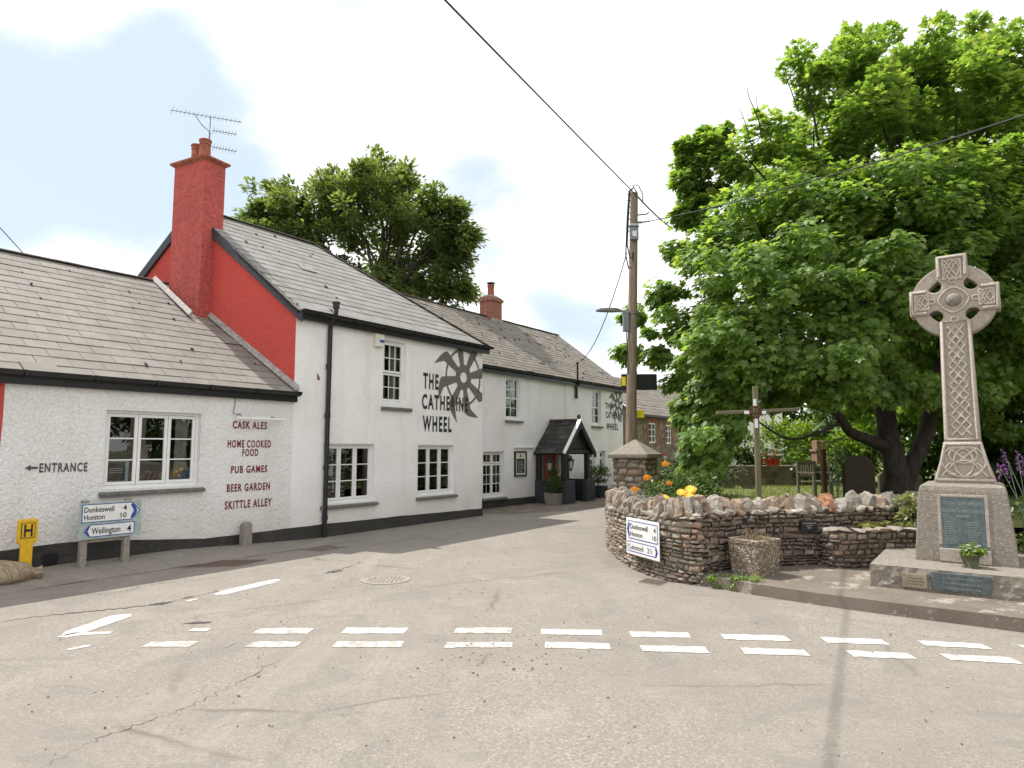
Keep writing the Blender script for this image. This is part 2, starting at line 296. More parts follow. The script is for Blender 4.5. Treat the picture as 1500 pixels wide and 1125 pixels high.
# ---------------------------------------------------------------- mesh helpers
XF = {}                                                 # world matrix of every top-level Empty
class MB:
    def __init__(s): s.v = []; s.f = []; s.mi = []; s.sm = []
    def add(s, verts, faces, mi=0, smooth=False):
        o = len(s.v); s.v += [tuple(x) for x in verts]
        for f in faces: s.f.append([i+o for i in f]); s.mi.append(mi); s.sm.append(smooth)
    def hexa(s, c, mi=0):                               # 8 corners: bottom 4 (ccw), top 4
        s.add(c, [(3, 2, 1, 0), (4, 5, 6, 7), (0, 1, 5, 4), (1, 2, 6, 5), (2, 3, 7, 6), (3, 0, 4, 7)], mi)
    def box(s, a, b, T=None, mi=0):
        (x0, y0, z0), (x1, y1, z1) = a, b
        c = [(x0, y0, z0), (x1, y0, z0), (x1, y1, z0), (x0, y1, z0), (x0, y0, z1), (x1, y0, z1), (x1, y1, z1), (x0, y1, z1)]
        s.hexa([T(*q) for q in c] if T else c, mi)
    def prism(s, pts, d, T, mi=0, back=0.0):            # outline (x,y) extruded from z=back to z=d through T(x,y,z)
        n = len(pts)
        s.add([T(x, y, back) for x, y in pts]+[T(x, y, d) for x, y in pts], [tuple(range(n-1, -1, -1)), tuple(range(n, 2*n))]+[(i, (i+1) % n, n+(i+1) % n, n+i) for i in range(n)], mi)
    def tube(s, path, r, n=8, mi=0, cap=True, smooth=True):
        P = [Vector(p) for p in path]; k = len(P); rr = r if isinstance(r, (list, tuple)) else [r]*k
        vs = []; up = None
        for i in range(k):
            t = (P[min(i+1, k-1)]-P[max(i-1, 0)]).normalized()
            if up is None: up = t.orthogonal().normalized()
            up = (up - t*up.dot(t)); up = up.normalized() if up.length > 1e-6 else t.orthogonal().normalized(); w = t.cross(up)
            for j in range(n):
                a = 2*math.pi*j/n; vs.append(P[i]+(up*math.cos(a)+w*math.sin(a))*rr[i])
        fs = [(i*n+j, i*n+(j+1) % n, (i+1)*n+(j+1) % n, (i+1)*n+j) for i in range(k-1) for j in range(n)]
        s.add(vs, fs, mi, smooth)
        if cap: s.add(vs[:n], [tuple(range(n-1, -1, -1))], mi); s.add(vs[-n:], [tuple(range(n))], mi)
    def lathe(s, prof, T, n=20, mi=0, smooth=True):     # prof: (r,z) bottom to top
        k = len(prof); vs = [T(r*math.cos(2*math.pi*j/n), r*math.sin(2*math.pi*j/n), z) for r, z in prof for j in range(n)]
        s.add(vs, [(i*n+j, i*n+(j+1) % n, (i+1)*n+(j+1) % n, (i+1)*n+j) for i in range(k-1) for j in range(n)], mi, smooth)
        s.add(vs[:n], [tuple(range(n-1, -1, -1))], mi); s.add(vs[-n:], [tuple(range(n))], mi)
    def rock(s, T, sx, sy, sz, rnd, npts=16, mi=0, sub=True):     # faceted stone, convex hull of random points
        import bmesh
        bm = bmesh.new()
        for _ in range(npts):
            p = [rnd.uniform(-1, 1) for _ in range(3)]; m = max(abs(x) for x in p)
            p = [x/m*(.62+.38*rnd.random()) if rnd.random() < .6 else x for x in p]
            bm.verts.new((p[0]*sx/2, p[1]*sy/2, (p[2]+1)*sz/2))
        r = bmesh.ops.convex_hull(bm, input=bm.verts); bmesh.ops.delete(bm, geom=list({g for g in r['geom_interior']+r['geom_unused'] if isinstance(g, bmesh.types.BMVert)}), context='VERTS')
        if sub: bmesh.ops.subdivide_edges(bm, edges=bm.edges, cuts=1, use_grid_fill=True, smooth=.15)
        bm.verts.index_update(); s.add([T(*v.co) for v in bm.verts], [[v.index for v in f.verts] for f in bm.faces], mi); bm.free()
    def build(s, name, mats, parent=None, bevel=0, world=True):
        me = bpy.data.meshes.new(name); vs = s.v
        if parent is not None and world and parent.name in XF:
            M = XF[parent.name].inverted(); vs = [M @ Vector(v) for v in vs]
        me.from_pydata([tuple(v) for v in vs], [], s.f)
        for m in (mats if isinstance(mats, (list, tuple)) else [mats]): me.materials.append(MATS[m])
        me.polygons.foreach_set('material_index', s.mi); me.polygons.foreach_set('use_smooth', s.sm); me.update()
        o = bpy.data.objects.new(name, me); COL.objects.link(o)
        if parent is not None:
            o.parent = parent; XF[o.name] = XF.get(parent.name, Matrix())
        if bevel:
            b = o.modifiers.new('bevel', 'BEVEL'); b.width = bevel; b.segments = 2; b.limit_method = 'ANGLE'; b.angle_limit = R(40)
        return o
def npmesh(name, V, starts, totals, loops, mats, parent=None, mi=None):
    me = bpy.data.meshes.new(name)
    if parent is not None and parent.name in XF:
        M = np.array(XF[parent.name].inverted()); V = V @ M[:3, :3].T + M[:3, 3]
    me.vertices.add(len(V)); me.vertices.foreach_set('co', V.astype(np.float32).ravel()); me.loops.add(len(loops)); me.loops.foreach_set('vertex_index', loops.astype(np.int32))
    me.polygons.add(len(starts)); me.polygons.foreach_set('loop_start', starts.astype(np.int32)); me.polygons.foreach_set('loop_total', totals.astype(np.int32))
    for m in (mats if isinstance(mats, (list, tuple)) else [mats]): me.materials.append(MATS[m])
    me.update(calc_edges=True); me.validate()
    o = bpy.data.objects.new(name, me); COL.objects.link(o)
    if parent is not None: o.parent = parent; XF[o.name] = XF.get(parent.name, Matrix())
    return o
def tag(o, label=None, cat=None, group=None, kind=None):
    if label: o['label'] = label
    if cat: o['category'] = cat
    if group: o['group'] = group
    if kind: o['kind'] = kind
    return o
def thing(name, loc, label, cat, rz=0.0, group=None):
    o = bpy.data.objects.new(name, None); COL.objects.link(o); o.empty_display_size = .2
    o.location = loc; o.rotation_euler = (0, 0, rz); XF[o.name] = Matrix.Translation(Vector(loc)) @ Matrix.Rotation(rz, 4, 'Z')
    return tag(o, label, cat, group)
def frame(o, ex, ey, ez):
    o, ex, ey, ez = map(Vector, (o, ex, ey, ez)); return lambda x, y, z: o+ex*x+ey*y+ez*z
def text_geo(mb, s, T, x0, x1, y0, y1, z=.003, bold=.0, mi=0, sp=1.0):     # lettering fitted to a rectangle
    cu = bpy.data.curves.new('t', 'FONT'); cu.body = s; cu.size = 1; cu.offset = bold; cu.resolution_u = 3; cu.space_character = sp
    ob = bpy.data.objects.new('t', cu); COL.objects.link(ob); me = ob.to_mesh()
    V = np.array([v.co[:] for v in me.vertices]); F = [list(p.vertices) for p in me.polygons]
    ob.to_mesh_clear(); bpy.data.objects.remove(ob); bpy.data.curves.remove(cu)
    lo, hi = V.min(0), V.max(0); sx = (x1-x0)/(hi[0]-lo[0]); sy = (y1-y0)/(hi[1]-lo[1])
    mb.add([T(x0+(p[0]-lo[0])*sx, y0+(p[1]-lo[1])*sy, z) for p in V], F, mi)
def clip_poly(P, poly):                                 # Sutherland-Hodgman, poly convex ccw
    out = P
    for i in range(len(poly)):
        ax, ay = poly[i]; bx, by = poly[(i+1) % len(poly)]; inp = out; out = []
        ins = lambda p: (bx-ax)*(p[1]-ay)-(by-ay)*(p[0]-ax) >= -1e-9
        for j in range(len(inp)):
            p, q = inp[j], inp[(j+1) % len(inp)]; a, b = ins(p), ins(q)
            if a: out.append(p)
            if a != b:
                d1 = (bx-ax)*(p[1]-ay)-(by-ay)*(p[0]-ax); d2 = (bx-ax)*(q[1]-ay)-(by-ay)*(q[0]-ax); t = d1/(d1-d2)
                out.append((p[0]+(q[0]-p[0])*t, p[1]+(q[1]-p[1])*t))
        if not out: return []
    return out

# ---------------------------------------------------------------- ground, road, pavements
mb = MB(); mb.add([(-400, -200, -.02), (400, -200, -.02), (400, 500, -.02), (-400, 500, -.02)], [(0, 1, 2, 3)])
tag(mb.build('ground', 'field'), kind='structure')
mb = MB(); mb.add([(-40, -25, 0), (40, -25, 0), (40, 60, 0), (-40, 60, 0)], [(0, 1, 2, 3)])
tag(mb.build('road', 'asphalt'), kind='structure')
KERB = [gnd(x, y) for x, y in ((1013, 855), (1050, 862), (1111, 873), (1200, 887), (1300, 901), (1400, 914), (1500, 927), (1640, 944))]
KERB += [Vector((KERB[-1].x+3, KERB[-1].y-1.4, 0))]
PZ = .13
def kerb_in(i, d):
    t = (KERB[min(i+1, len(KERB)-1)]-KERB[max(i-1, 0)]).normalized(); return KERB[i]+Vector((-t.y, t.x, 0))*d
mb = MB(); n = len(KERB); inn = [kerb_in(i, .16) for i in range(n)]
poly = [(p.x, p.y, PZ) for p in inn]+[(14, 4, PZ), (16, 12, PZ), (6, 12.5, PZ), (3.2, 10.5, PZ)]
mb.add(poly, [tuple(range(len(poly)))]); tag(mb.build('pavement', 'pavement_concrete'), kind='structure')
mb = MB(); seg = []
for i in range(n-1):
    k = 9
    for j in range(k): seg.append((KERB[i].lerp(KERB[i+1], j/k), inn[i].lerp(inn[i+1], j/k)))
for i in range(len(seg)-1):
    (a0, b0), (a1, b1) = seg[i], seg[i+1]; j0 = .012*mnoise.noise(a0*2.5); j1 = .012*mnoise.noise(a1*2.5); z0 = PZ+.004+j0*.5; z1 = PZ+.004+j1*.5
    o0 = (a0-b0).normalized()*j0; o1 = (a1-b1).normalized()*j1
    mb.hexa([a0+o0-Vector((0, 0, .05)), a1+o1-Vector((0, 0, .05)), b1-Vector((0, 0, .05)), b0-Vector((0, 0, .05)),
             Vector((*(a0.lerp(b0, .12)+o0).xy, z0)), Vector((*(a1.lerp(b1, .12)+o1).xy, z1)), Vector((*b1.xy, PZ+.004)), Vector((*b0.xy, PZ+.004))])
tag(mb.build('kerb', 'pavement_concrete'), kind='structure')
# painted give-way dashes and the remains of the centre line
VPX = 820.0
def dash(mb, x0, x1, ya, yb, h, worn=0.0):
    h *= .88
    q = []; K = 10
    top = [(x0+(x1-x0)*i/K, ya+(yb-ya)*i/K) for i in range(K+1)]
    def down(p, h): t = h/(p[1]-655.0); return (p[0]+(p[0]-VPX)*t, p[1]+h)
    bot = [down(p, h) for p in top]
    rag = lambda p: gnd(p[0]+random.uniform(-1.0, 1.0), p[1]+random.uniform(-.5, .5), .004)
    T = [rag(p) for p in top]; B = [rag(p) for p in bot]
    mb.add(B+T, [(i, i+1, K+2+i, K+1+i) for i in range(K)])
marks = MB(); wm = MB()
for d in ((508, 598, 919.5, 919.5, 9.5), (793, 881, 921, 922.5, 9), (922, 1008, 924.5, 926.5, 9), (1055, 1150, 928.5, 931, 9), (1201, 1290, 933, 936.5, 9), (1343, 1438, 937.5, 943, 9), (1488, 1570, 944, 949, 9),
          (799, 892, 940, 942, 10), (938, 1032, 945, 947.5, 10), (1084, 1176, 948.5, 951.5, 10.5), (1238, 1328, 952.5, 956, 10.5), (1376, 1480, 957.5, 963, 10.5), (1530, 1640, 966, 972, 11)): dash(marks, *d)
for d in ((381, 462, 920, 920, 9.5), (668, 750, 919.5, 919.5, 9), (222, 292, 939.5, 939.5, 9), (372, 444, 939.5, 939.5, 9.5), (494, 593, 939.5, 939.5, 9.5), (655, 752, 940.5, 940.5, 9), (284, 312, 920, 920, 5), (340, 346, 940, 940, 8)): dash(wm, *d)
for pl_ in (((82, 933), (110, 926), (166, 925), (160, 928), (112, 931), (98, 934)), ((95, 925), (165, 901), (193, 899), (192, 903), (125, 926), (88, 932)), ((312, 871), (325, 865), (403, 848), (412, 849), (400, 854), (330, 871)), ((272, 880), (288, 876), (290, 878), (276, 881)), ((96, 951), (130, 944), (134, 946), (104, 952))):
    marks.add([gnd(x, y, .004) for x, y in pl_], [tuple(range(len(pl_)))[::-1]])
tag(marks.build('road_marking', 'road_paint'), kind='structure'); tag(wm.build('worn_road_marking', 'worn_road_paint'), kind='structure')
# broken tarmac: ragged dark hollows in the surface
mb = MB()
def blotch(px, py, wx, wy, tilt=0.0, n=26, z=.003):
    rn = random.Random(int(px*7+py)); pts = []
    for i in range(n):
        a = 2*math.pi*i/n; r = 1+rn.uniform(-.35, .3); x = math.cos(a)*wx*r; y = math.sin(a)*wy*r
        pts.append(gnd(px+x, py+y-x*tilt, z))
    mb.add(pts, [tuple(range(n))])
for b in ((236, 884, 15, 1.8, .12), (290, 912, 20, 1.5, .05), (490, 837, 12, 1.2, .12), (275, 875, 9, .7, .2)): blotch(*b, n=40)
def crack(pts, w, seed):                                # ragged fissure in the surface
    rn = random.Random(seed); P = spline([gnd(*p) for p in pts], 16); L_, R_ = [], []
    for i, p in enumerate(P):
        t = (P[min(i+1, len(P)-1)]-P[max(i-1, 0)]).normalized(); nn = Vector((-t.y, t.x, 0)); o = nn*rn.uniform(-.03, .03)+t*rn.uniform(-.01, .01); q = w*(.15+1.1*abs(mnoise.noise(p*1.7+Vector((seed, 0, 0)))))*(.3+.7*math.sin(math.pi*i/(len(P)-1)))
        L_.append(p+o+nn*q*rn.uniform(.3, 1)+UPV*.003); R_.append(p+o-nn*q*rn.uniform(.3, 1)+UPV*.003)
    k = len(P); mb.add(L_+R_, [(i, i+1, k+i+1, k+i) for i in range(k-1)])
UPV = Vector((0, 0, 1))
def spline(P, k=14):
    out = []; P = [Vector((*p, 0)) if len(p) == 2 else Vector(p) for p in P]
    for i in range(len(P)-1):
        for j in range(k):
            t = j/k; p0, p1, p2, p3 = P[max(i-1, 0)], P[i], P[i+1], P[min(i+2, len(P)-1)]
            out.append(.5*((2*p1)+(p2-p0)*t+(2*p0-5*p1+4*p2-p3)*t*t+(3*p1-p0-3*p2+p3)*t**3))
    return out+[P[-1]]
for sd, (pts, w) in enumerate((([(-20, 915), (60, 903), (130, 896), (190, 890), (240, 884), (262, 879)], .05), ([(120, 872), (170, 868), (215, 858), (260, 852)], .02), ([(470, 842), (492, 836), (515, 829), (530, 822)], .035), ([(262, 880), (310, 868), (330, 866)], .02), ([(60, 1125), (150, 1080), (250, 1045), (330, 1010), (420, 960)], .012))): crack(pts, w, sd+3)
tag(mb.build('broken_tarmac', 'tarmac_dark'), kind='structure')
# loose grit
mb = MB(); rn = random.Random(3)
for i in range(330):
    if i < 120: px, py = rn.gauss(735, 62), rn.gauss(955, 24)
    elif i < 250: px, py = rn.uniform(20, 1480), rn.uniform(860, 1110)
    elif i < 290: px, py = rn.gauss(560, 40), rn.gauss(856, 8)
    else: px, py = rn.gauss(700, 60), rn.gauss(860, 20)
    p = gnd(px, py); s = rn.choice((.008, .01, .013, .018, .026 if i % 7 == 0 else .012)); mb.rock(frame(p, (1, 0, 0), (0, 1, 0), (0, 0, 1)), s*1.3, s, s*.8, rn, 9)
tag(mb.build('grit', 'rubble_stone'), kind='stuff', label='loose stone grit scattered on the road junction', cat='grit')

# ---------------------------------------------------------------- the pub
G0 = gnd(466, 788); A = Vector((.578, .816, 0)).normalized(); NV = Vector((A.y, -A.x, 0)); UP = Vector((0, 0, 1))
def W(u, n, z): return G0+A*u+NV*n+UP*z
def uz(px, py, off=0.0):
    r = camray(px, py); p0 = G0+NV*off; P = EYE+r*((p0-EYE).dot(NV)/r.dot(NV)); return (P-G0).dot(A), P.z
pub = thing('pub', W(2, 0, 0), 'long white rendered village pub with red chimney gable and slate roofs facing the road', 'pub')
NB = -1.05                                              # face of the rear range stands back from the front range
def wall_holes(mb, u0, u1, z0, z1, off, holes, reveal=.13):
    us = sorted({u0, u1, *[h[0] for h in holes], *[h[1] for h in holes]}); zs = sorted({z0, z1, *[h[2] for h in holes], *[h[3] for h in holes]})
    for i in range(len(us)-1):
        for j in range(len(zs)-1):
            cu, cz = (us[i]+us[i+1])/2, (zs[j]+zs[j+1])/2
            if any(h[0] < cu < h[1] and h[2] < cz < h[3] for h in holes): continue
            mb.add([W(us[i], off, zs[j]), W(us[i+1], off, zs[j]), W(us[i+1], off, zs[j+1]), W(us[i], off, zs[j+1])], [(0, 1, 2, 3)])
    for a, b, c, d in holes:
        f, k = off, off-reveal
        for p, q in (((a, c), (b, c)), ((b, c), (b, d)), ((b, d), (a, d)), ((a, d), (a, c))):
            mb.add([W(p[0], f, p[1]), W(q[0], f, q[1]), W(q[0], k, q[1]), W(p[0], k, p[1])], [(3, 2, 1, 0)])
def window(u0, u1, z0, z1, off, lights=3, rows=3, sill=True, style='casement', cols=1, curtain=0, papers=(), sillmat='window_sill', reveal=.13):
    fn = off-.075                                       # face of the frame, set back in the reveal
    fr = MB(); T = lambda x, y, z: W(x, fn+z, y)
    bx = lambda a, b, c, d, p=0.0, t=.055: fr.box((a, c, -t), (b, d, p), lambda x, y, z: W(x, fn+z, y))
    ft = .045; bx(u0, u1, z0, z0+ft+.015); bx(u0, u1, z1-ft, z1); bx(u0, u0+ft, z0+ft+.015, z1-ft); bx(u1-ft, u1, z0+ft+.015, z1-ft)
    panes = []
    if style == 'sash':
        zm = (z0+z1)/2; parts = [(u0+ft, u1-ft, z0+ft+.015, zm+.02, -.035), (u0+ft, u1-ft, zm-.02, z1-ft, -.012)]
    elif style == 'fanlight':
        zt = z1-(z1-z0)*.27; w = (u1-u0-2*ft)/lights; parts = []
        for i in range(lights): parts += [(u0+ft+i*w, u0+ft+(i+1)*w, z0+ft+.015, zt, -.012), (u0+ft+i*w, u0+ft+(i+1)*w, zt, z1-ft, -.012)]
    elif style == 'toptilt':
        zm = z0+(z1-z0)*.49; parts = [(u0+ft, u1-ft, z0+ft+.015, zm, -.012), (u0+ft, u1-ft, zm, z1-ft, .01)]
    else:
        w = (u1-u0-2*ft)/lights; parts = [(u0+ft+i*w, u0+ft+(i+1)*w, z0+ft+.015, z1-ft, -.012) for i in range(lights)]
    gl = MB(); st = .05 if style != 'sash' else .038
    for (a, b, c, d, p) in parts:
        e = .004; a += e; b -= e; c += e; d -= e
        bx(a, b, c, c+st, p, .04); bx(a, b, d-st, d, p, .04); bx(a, a+st, c+st, d-st, p, .04); bx(b-st, b, c+st, d-st, p, .04)
        nr = rows if not (style == 'fanlight' and (d-c) < .5) else 1
        hs = (d-c-2*st)/nr
        for r_ in range(1, nr): bx(a+st, b-st, c+st+r_*hs-.011, c+st+r_*hs+.011, p-.008, .03)
        ws = (b-a-2*st)/cols
        for q in range(1, cols):
            for r_ in range(nr): bx(a+st+q*ws-.009, a+st+q*ws+.009, c+st+r_*hs+.012, c+st+(r_+1)*hs-.012, p-.009, .03)
        gl.add([W(a+st-.01, fn+p-.028, c+st-.01), W(b-st+.01, fn+p-.028, c+st-.01), W(b-st+.01, fn+p-.028, d-st+.01), W(a+st-.01, fn+p-.028, d-st+.01)], [(0, 1, 2, 3)])
    w_ = fr.build('window', 'upvc', pub, .006); gl.build('pane', 'window_glass', w_)
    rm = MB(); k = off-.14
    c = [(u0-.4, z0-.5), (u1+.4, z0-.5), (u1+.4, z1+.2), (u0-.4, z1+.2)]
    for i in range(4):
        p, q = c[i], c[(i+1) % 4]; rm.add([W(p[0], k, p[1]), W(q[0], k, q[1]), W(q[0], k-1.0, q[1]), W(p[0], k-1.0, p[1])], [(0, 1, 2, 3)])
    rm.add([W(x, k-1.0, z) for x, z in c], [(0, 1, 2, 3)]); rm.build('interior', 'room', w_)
    if curtain:
        cm = MB()
        for side in ((0, 1) if curtain == 2 else (1,)):
            K = 26; wd = (u1-u0)*(.36 if curtain == 2 else .17); uu = (u0+.02) if side == 0 else (u1-.06-wd)
            vs = []
            for z in (z0, (z0+z1)/2, z1-.03):
                g = .78 if z == (z0+z1)/2 and curtain == 1 else 1
                for i in range(K+1): vs.append(W(uu+wd*(i/K*g), off-.24+.02*math.sin(i*1.7), z))
            cm.add(vs, [(r_*(K+1)+i, r_*(K+1)+i+1, (r_+1)*(K+1)+i+1, (r_+1)*(K+1)+i) for r_ in range(2) for i in range(K)], 0, True)
        cm.build('curtain', 'curtain', w_)
    for (a, b, c, d, m, m2) in papers:
        pm = MB(); y = fn-.05; pm.add([W(a, y, c), W(b, y, c), W(b, y, d), W(a, y, d)], [(0, 1, 2, 3)])
        if m2:
            g = (b-a)*.14; pm.add([W(a+g, y+.003, c+.01), W(b-g, y+.003, c+.01), W(b-g, y+.003, d-.01), W(a+g, y+.003, d-.01)], [(0, 1, 2, 3)], 1)
            for r_ in range(3): zz = c+(d-c)*(.42+.1*r_); pm.add([W(a+g*1.6, y+.005, zz), W(b-g*1.6, y+.005, zz), W(b-g*1.6, y+.005, zz+.01), W(a+g*1.6, y+.005, zz+.01)], [(0, 1, 2, 3)], 0)
        pm.build('notice', [m, m2 or m], w_)
    if sill:
        sm = MB(); sm.add([W(u0-.05, off-.08, z0-.005), W(u1+.09, off-.08, z0-.005), W(u1+.09, off+.075, z0-.05), W(u0-.05, off+.075, z0-.05),
                           W(u0-.05, off-.08, z0-.09), W(u1+.09, off-.08, z0-.09), W(u1+.09, off+.075, z0-.10), W(u0-.05, off+.075, z0-.10)],
                          [(0, 3, 2, 1), (4, 5, 6, 7), (3, 7, 6, 2), (0, 4, 7, 3), (1, 2, 6, 5), (0, 1, 5, 4)])
        sm.build('sill', sillmat, w_, .008)
    return w_
# openings (u0,u1,z0,z1) read in the plane of each front
H_LOW = [(-4.04, -2.53, 1.15, 2.37)]
H_FRONT = [(.07, 1.46, .645, 1.87), (2.83, 4.15, .655, 1.85), (1.665, 2.39, 2.78, 4.22)]
H_REAR = [(7.83, 8.64, 2.66, 3.98), (13.36, 14.12, 2.63, 3.97), (6.70, 7.76, .33, 1.67), (13.15, 13.62, .62, 1.66), (13.95, 14.42, .62, 1.66), (9.85, 10.85, -.02, 1.66)]
# gable line of the front range, slightly out of square
C8, S8 = math.cos(R(8)), math.sin(R(8)); B0 = -NV; GB = Vector((B0.x*C8-B0.y*S8, B0.x*S8+B0.y*C8, 0)); GN = Vector((GB.y, -GB.x, 0))  # GN points along the street
UG = -.675; GC = W(UG, 0, 0)
def GP(s, d, z): return GC+GB*s+GN*d+UP*z
EZ, RZ_, RN = 4.50, 7.10, -3.23                         # eave height, ridge height, ridge line behind the front
APS = 3.265; REAR_S = 6.5
wl = MB(); wall_holes(wl, -9, UG, -.3, 2.9, 0, H_LOW); wl.build('wall', 'white_roughcast', pub)['label'] = 'rough white wall of the low wing'
wl = MB(); wall_holes(wl, UG, 5.3, -.3, 4.62, 0, H_FRONT); wl.add([W(5.3, 0, -.3), W(5.3, -6.4, -.3), W(5.3, -6.4, 4.5), W(5.3, 0, 4.62)], [(0, 1, 2, 3)]); wl.add([W(UG-1.2, -6.4, -.3), W(5.3, -6.4, -.3), W(5.3, -6.4, 4.5), W(UG-1.2, -6.4, 4.5)], [(0, 1, 2, 3)])
wl.build('wall', 'white_render', pub)['label'] = 'white wall of the front range'
wl = MB(); wall_holes(wl, 5.3, 16.0, -.3, 4.28, NB, H_REAR)
wl.add([W(16, NB, -.3), W(16, NB-6.3, -.3), W(16, NB-6.3, 4.25), W(16, NB-3.15, 6.5), W(16, NB, 4.28)], [(0, 1, 2, 3, 4)]); wl.add([W(5.3, NB-6.3, -.3), W(16, NB-6.3, -.3), W(16, NB-6.3, 4.25), W(5.3, NB-6.3, 4.25)], [(0, 1, 2, 3)])
wl.build('wall', 'white_render_old', pub)['label'] = 'white wall of the rear range'
gw = MB(); gw.add([GP(0, 0, -.3), GP(REAR_S, 0, -.3), GP(REAR_S, 0, EZ), GP(APS, 0, RZ_), GP(0, 0, EZ+.05)], [(4, 3, 2, 1, 0)])
gw.build('wall', 'red_render', pub)['label'] = 'red rendered gable wall'
rw = MB(); rw.add([W(-9, .004, 1.55), W(-5.37, .004, 1.55), W(-5.355, .004, 2.2), W(-5.36, .004, 2.72), W(-9, .004, 2.72)], [(0, 1, 2, 3, 4)]); rw.build('red_panel', 'red_render', pub)
for pts, off in (([(-9, .40), (-5.2, .41), (-4.3, .43), (-2.4, .25), (0, .26), (UG+3, .24), (5.315, .185)], 0), ([(5.3, .25), (8.9, .22), (12, .2), (16.0, .2)], NB)):
    pm = MB()
    for (ua, za), (ub, zb) in zip(pts[:-1], pts[1:]):
        k = max(2, int((ub-ua)/.25))
        for i in range(k):
            u, v = ua+(ub-ua)*i/k, ua+(ub-ua)*(i+1)/k; z, y = za+(zb-za)*i/k, za+(zb-za)*(i+1)/k
            if off == NB and 9.8 < (u+v)/2 < 10.9:
                if pm.v: pm.build('plinth', 'plinth_paint', pub); pm = MB()
                continue
            o1 = .018+.006*mnoise.noise(Vector((u*3, 0, off))); o2 = .018+.006*mnoise.noise(Vector((v*3, 0, off)))
            j1 = .012*mnoise.noise(Vector((u*2, 5, off))); j2 = .012*mnoise.noise(Vector((v*2, 5, off)))
            pm.add([W(u, off+o1, -.3), W(v, off+o2, -.3), W(v, off+o2, y+j2), W(u, off+o1, z+j1), W(u, off-.002, z+j1), W(v, off-.002, y+j2)], [(0, 1, 2, 3), (3, 2, 5, 4)])
    if off == NB: pm.build('plinth', 'plinth_paint', pub); continue
    pm.add([W(5.318, .018, -.3), W(5.318, -1.1, -.3), W(5.318, -1.1, .185), W(5.318, .018, .185)], [(0, 1, 2, 3)])
    pm.build('plinth', 'plinth_paint', pub)
# air brick grille in the plinth
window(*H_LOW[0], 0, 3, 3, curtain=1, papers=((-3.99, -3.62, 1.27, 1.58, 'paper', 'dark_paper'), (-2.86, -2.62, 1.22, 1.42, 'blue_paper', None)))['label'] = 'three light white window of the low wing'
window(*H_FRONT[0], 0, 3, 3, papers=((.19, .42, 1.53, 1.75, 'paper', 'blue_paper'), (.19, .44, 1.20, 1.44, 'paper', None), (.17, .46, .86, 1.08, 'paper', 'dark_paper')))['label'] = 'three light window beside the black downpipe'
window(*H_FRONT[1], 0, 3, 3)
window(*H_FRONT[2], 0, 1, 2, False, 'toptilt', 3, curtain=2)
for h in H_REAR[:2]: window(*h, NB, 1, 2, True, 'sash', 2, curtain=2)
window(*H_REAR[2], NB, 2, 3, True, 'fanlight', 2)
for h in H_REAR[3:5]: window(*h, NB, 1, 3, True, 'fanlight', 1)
sl = MB(); sl.box((1.62, 0, 2.62), (2.58, .05, 2.70), W); sl.build('sill', 'window_sill', pub, .006)
# doorway behind the porch
dm = MB(); dm.box((9.91, NB-.10, 0), (10.79, NB-.06, 1.58), W); door = dm.build('door', 'door_red', pub, .004)
fm = MB(); fm.box((9.79, NB-.11, 0), (9.91, NB+.03, 1.66), W); fm.box((10.79, NB-.11, 0), (10.91, NB+.03, 1.66), W); fm.box((9.76, NB-.11, 1.58), (10.94, NB+.045, 1.72), W); fm.build('door_frame', 'stone_trim', door, .006)

# roofs: every slate a tilted plate
def slates(mb, T, poly, sw, gauge, seed, moss=.10, th=.006):
    rn = random.Random(seed); xs = [p[0] for p in poly]; ys = [p[1] for p in poly]; row = 0; y = min(ys)-.02
    while y < max(ys):
        x = min(xs)-sw*(.5 if row % 2 else 0)-sw*.3; dy = rn.uniform(-.004, .004)
        while x < max(xs):
            g = rn.uniform(.002, .005); q = [(x+g, y+dy), (x+sw-g, y+dy+rn.uniform(-.004, .004)), (x+sw-g, y+gauge*1.12), (x+g, y+gauge*1.12)]
            c = clip_poly(q, poly)
            if len(c) >= 3:
                lift = rn.uniform(0, .005) if rn.random() > .02 else .02; hgt = lambda p: .03+lift-(p[1]-y)/gauge*(th+.004)
                k = len(c); mb.add([T(p[0], p[1], hgt(p)) for p in c]+[T(p[0], p[1], hgt(p)-.016) for p in c], [tuple(range(k))]+[(i, k+i, k+(i+1) % k, (i+1) % k) for i in range(k)])
            if rn.random() < moss and clip_poly([(x-.02, y), (x+.02, y), (x, y+.04)], poly):
                mm = rn.uniform(.9, 2.0); hx = x+rn.uniform(-.005, .005); hy = y+rn.uniform(-.01, .03)
                if clip_poly([(hx-.03, hy-.02), (hx+.03, hy-.02), (hx, hy+.05)], poly) and min(xs)+.1 < hx < max(xs)-.1 and max(ys)-.1 > hy > min(ys)+.05:
                    mb.rock(frame(T(hx, hy, .03), T(1, 0, 0)-T(0, 0, 0), T(0, 1, 0)-T(0, 0, 0), T(0, 0, 1)-T(0, 0, 0)), .028*mm, .07*mm, .02*mm, rn, 9, 1)
            x += sw
        y += gauge; row += 1
def roofplane(name, mat, p0, ex, ey, poly, sw, gauge, seed, moss=.1, label=None):
    ex = ex.normalized(); ey = ey.normalized(); ez = ex.cross(ey).normalized(); T = frame(p0, ex, ey, ez); mb = MB()
    mb.add([T(x, y, .0) for x, y in poly]+[T(x, y, -.05) for x, y in poly], [tuple(range(len(poly))), tuple(range(2*len(poly)-1, len(poly)-1, -1))]+[(i, len(poly)+i, len(poly)+(i+1) % len(poly), (i+1) % len(poly)) for i in range(len(poly))], 2)
    slates(mb, T, poly, sw, gauge, seed, moss); o = mb.build(name, [mat, 'moss', 'roof_felt'], pub)
    if label: o['label'] = label
    return T
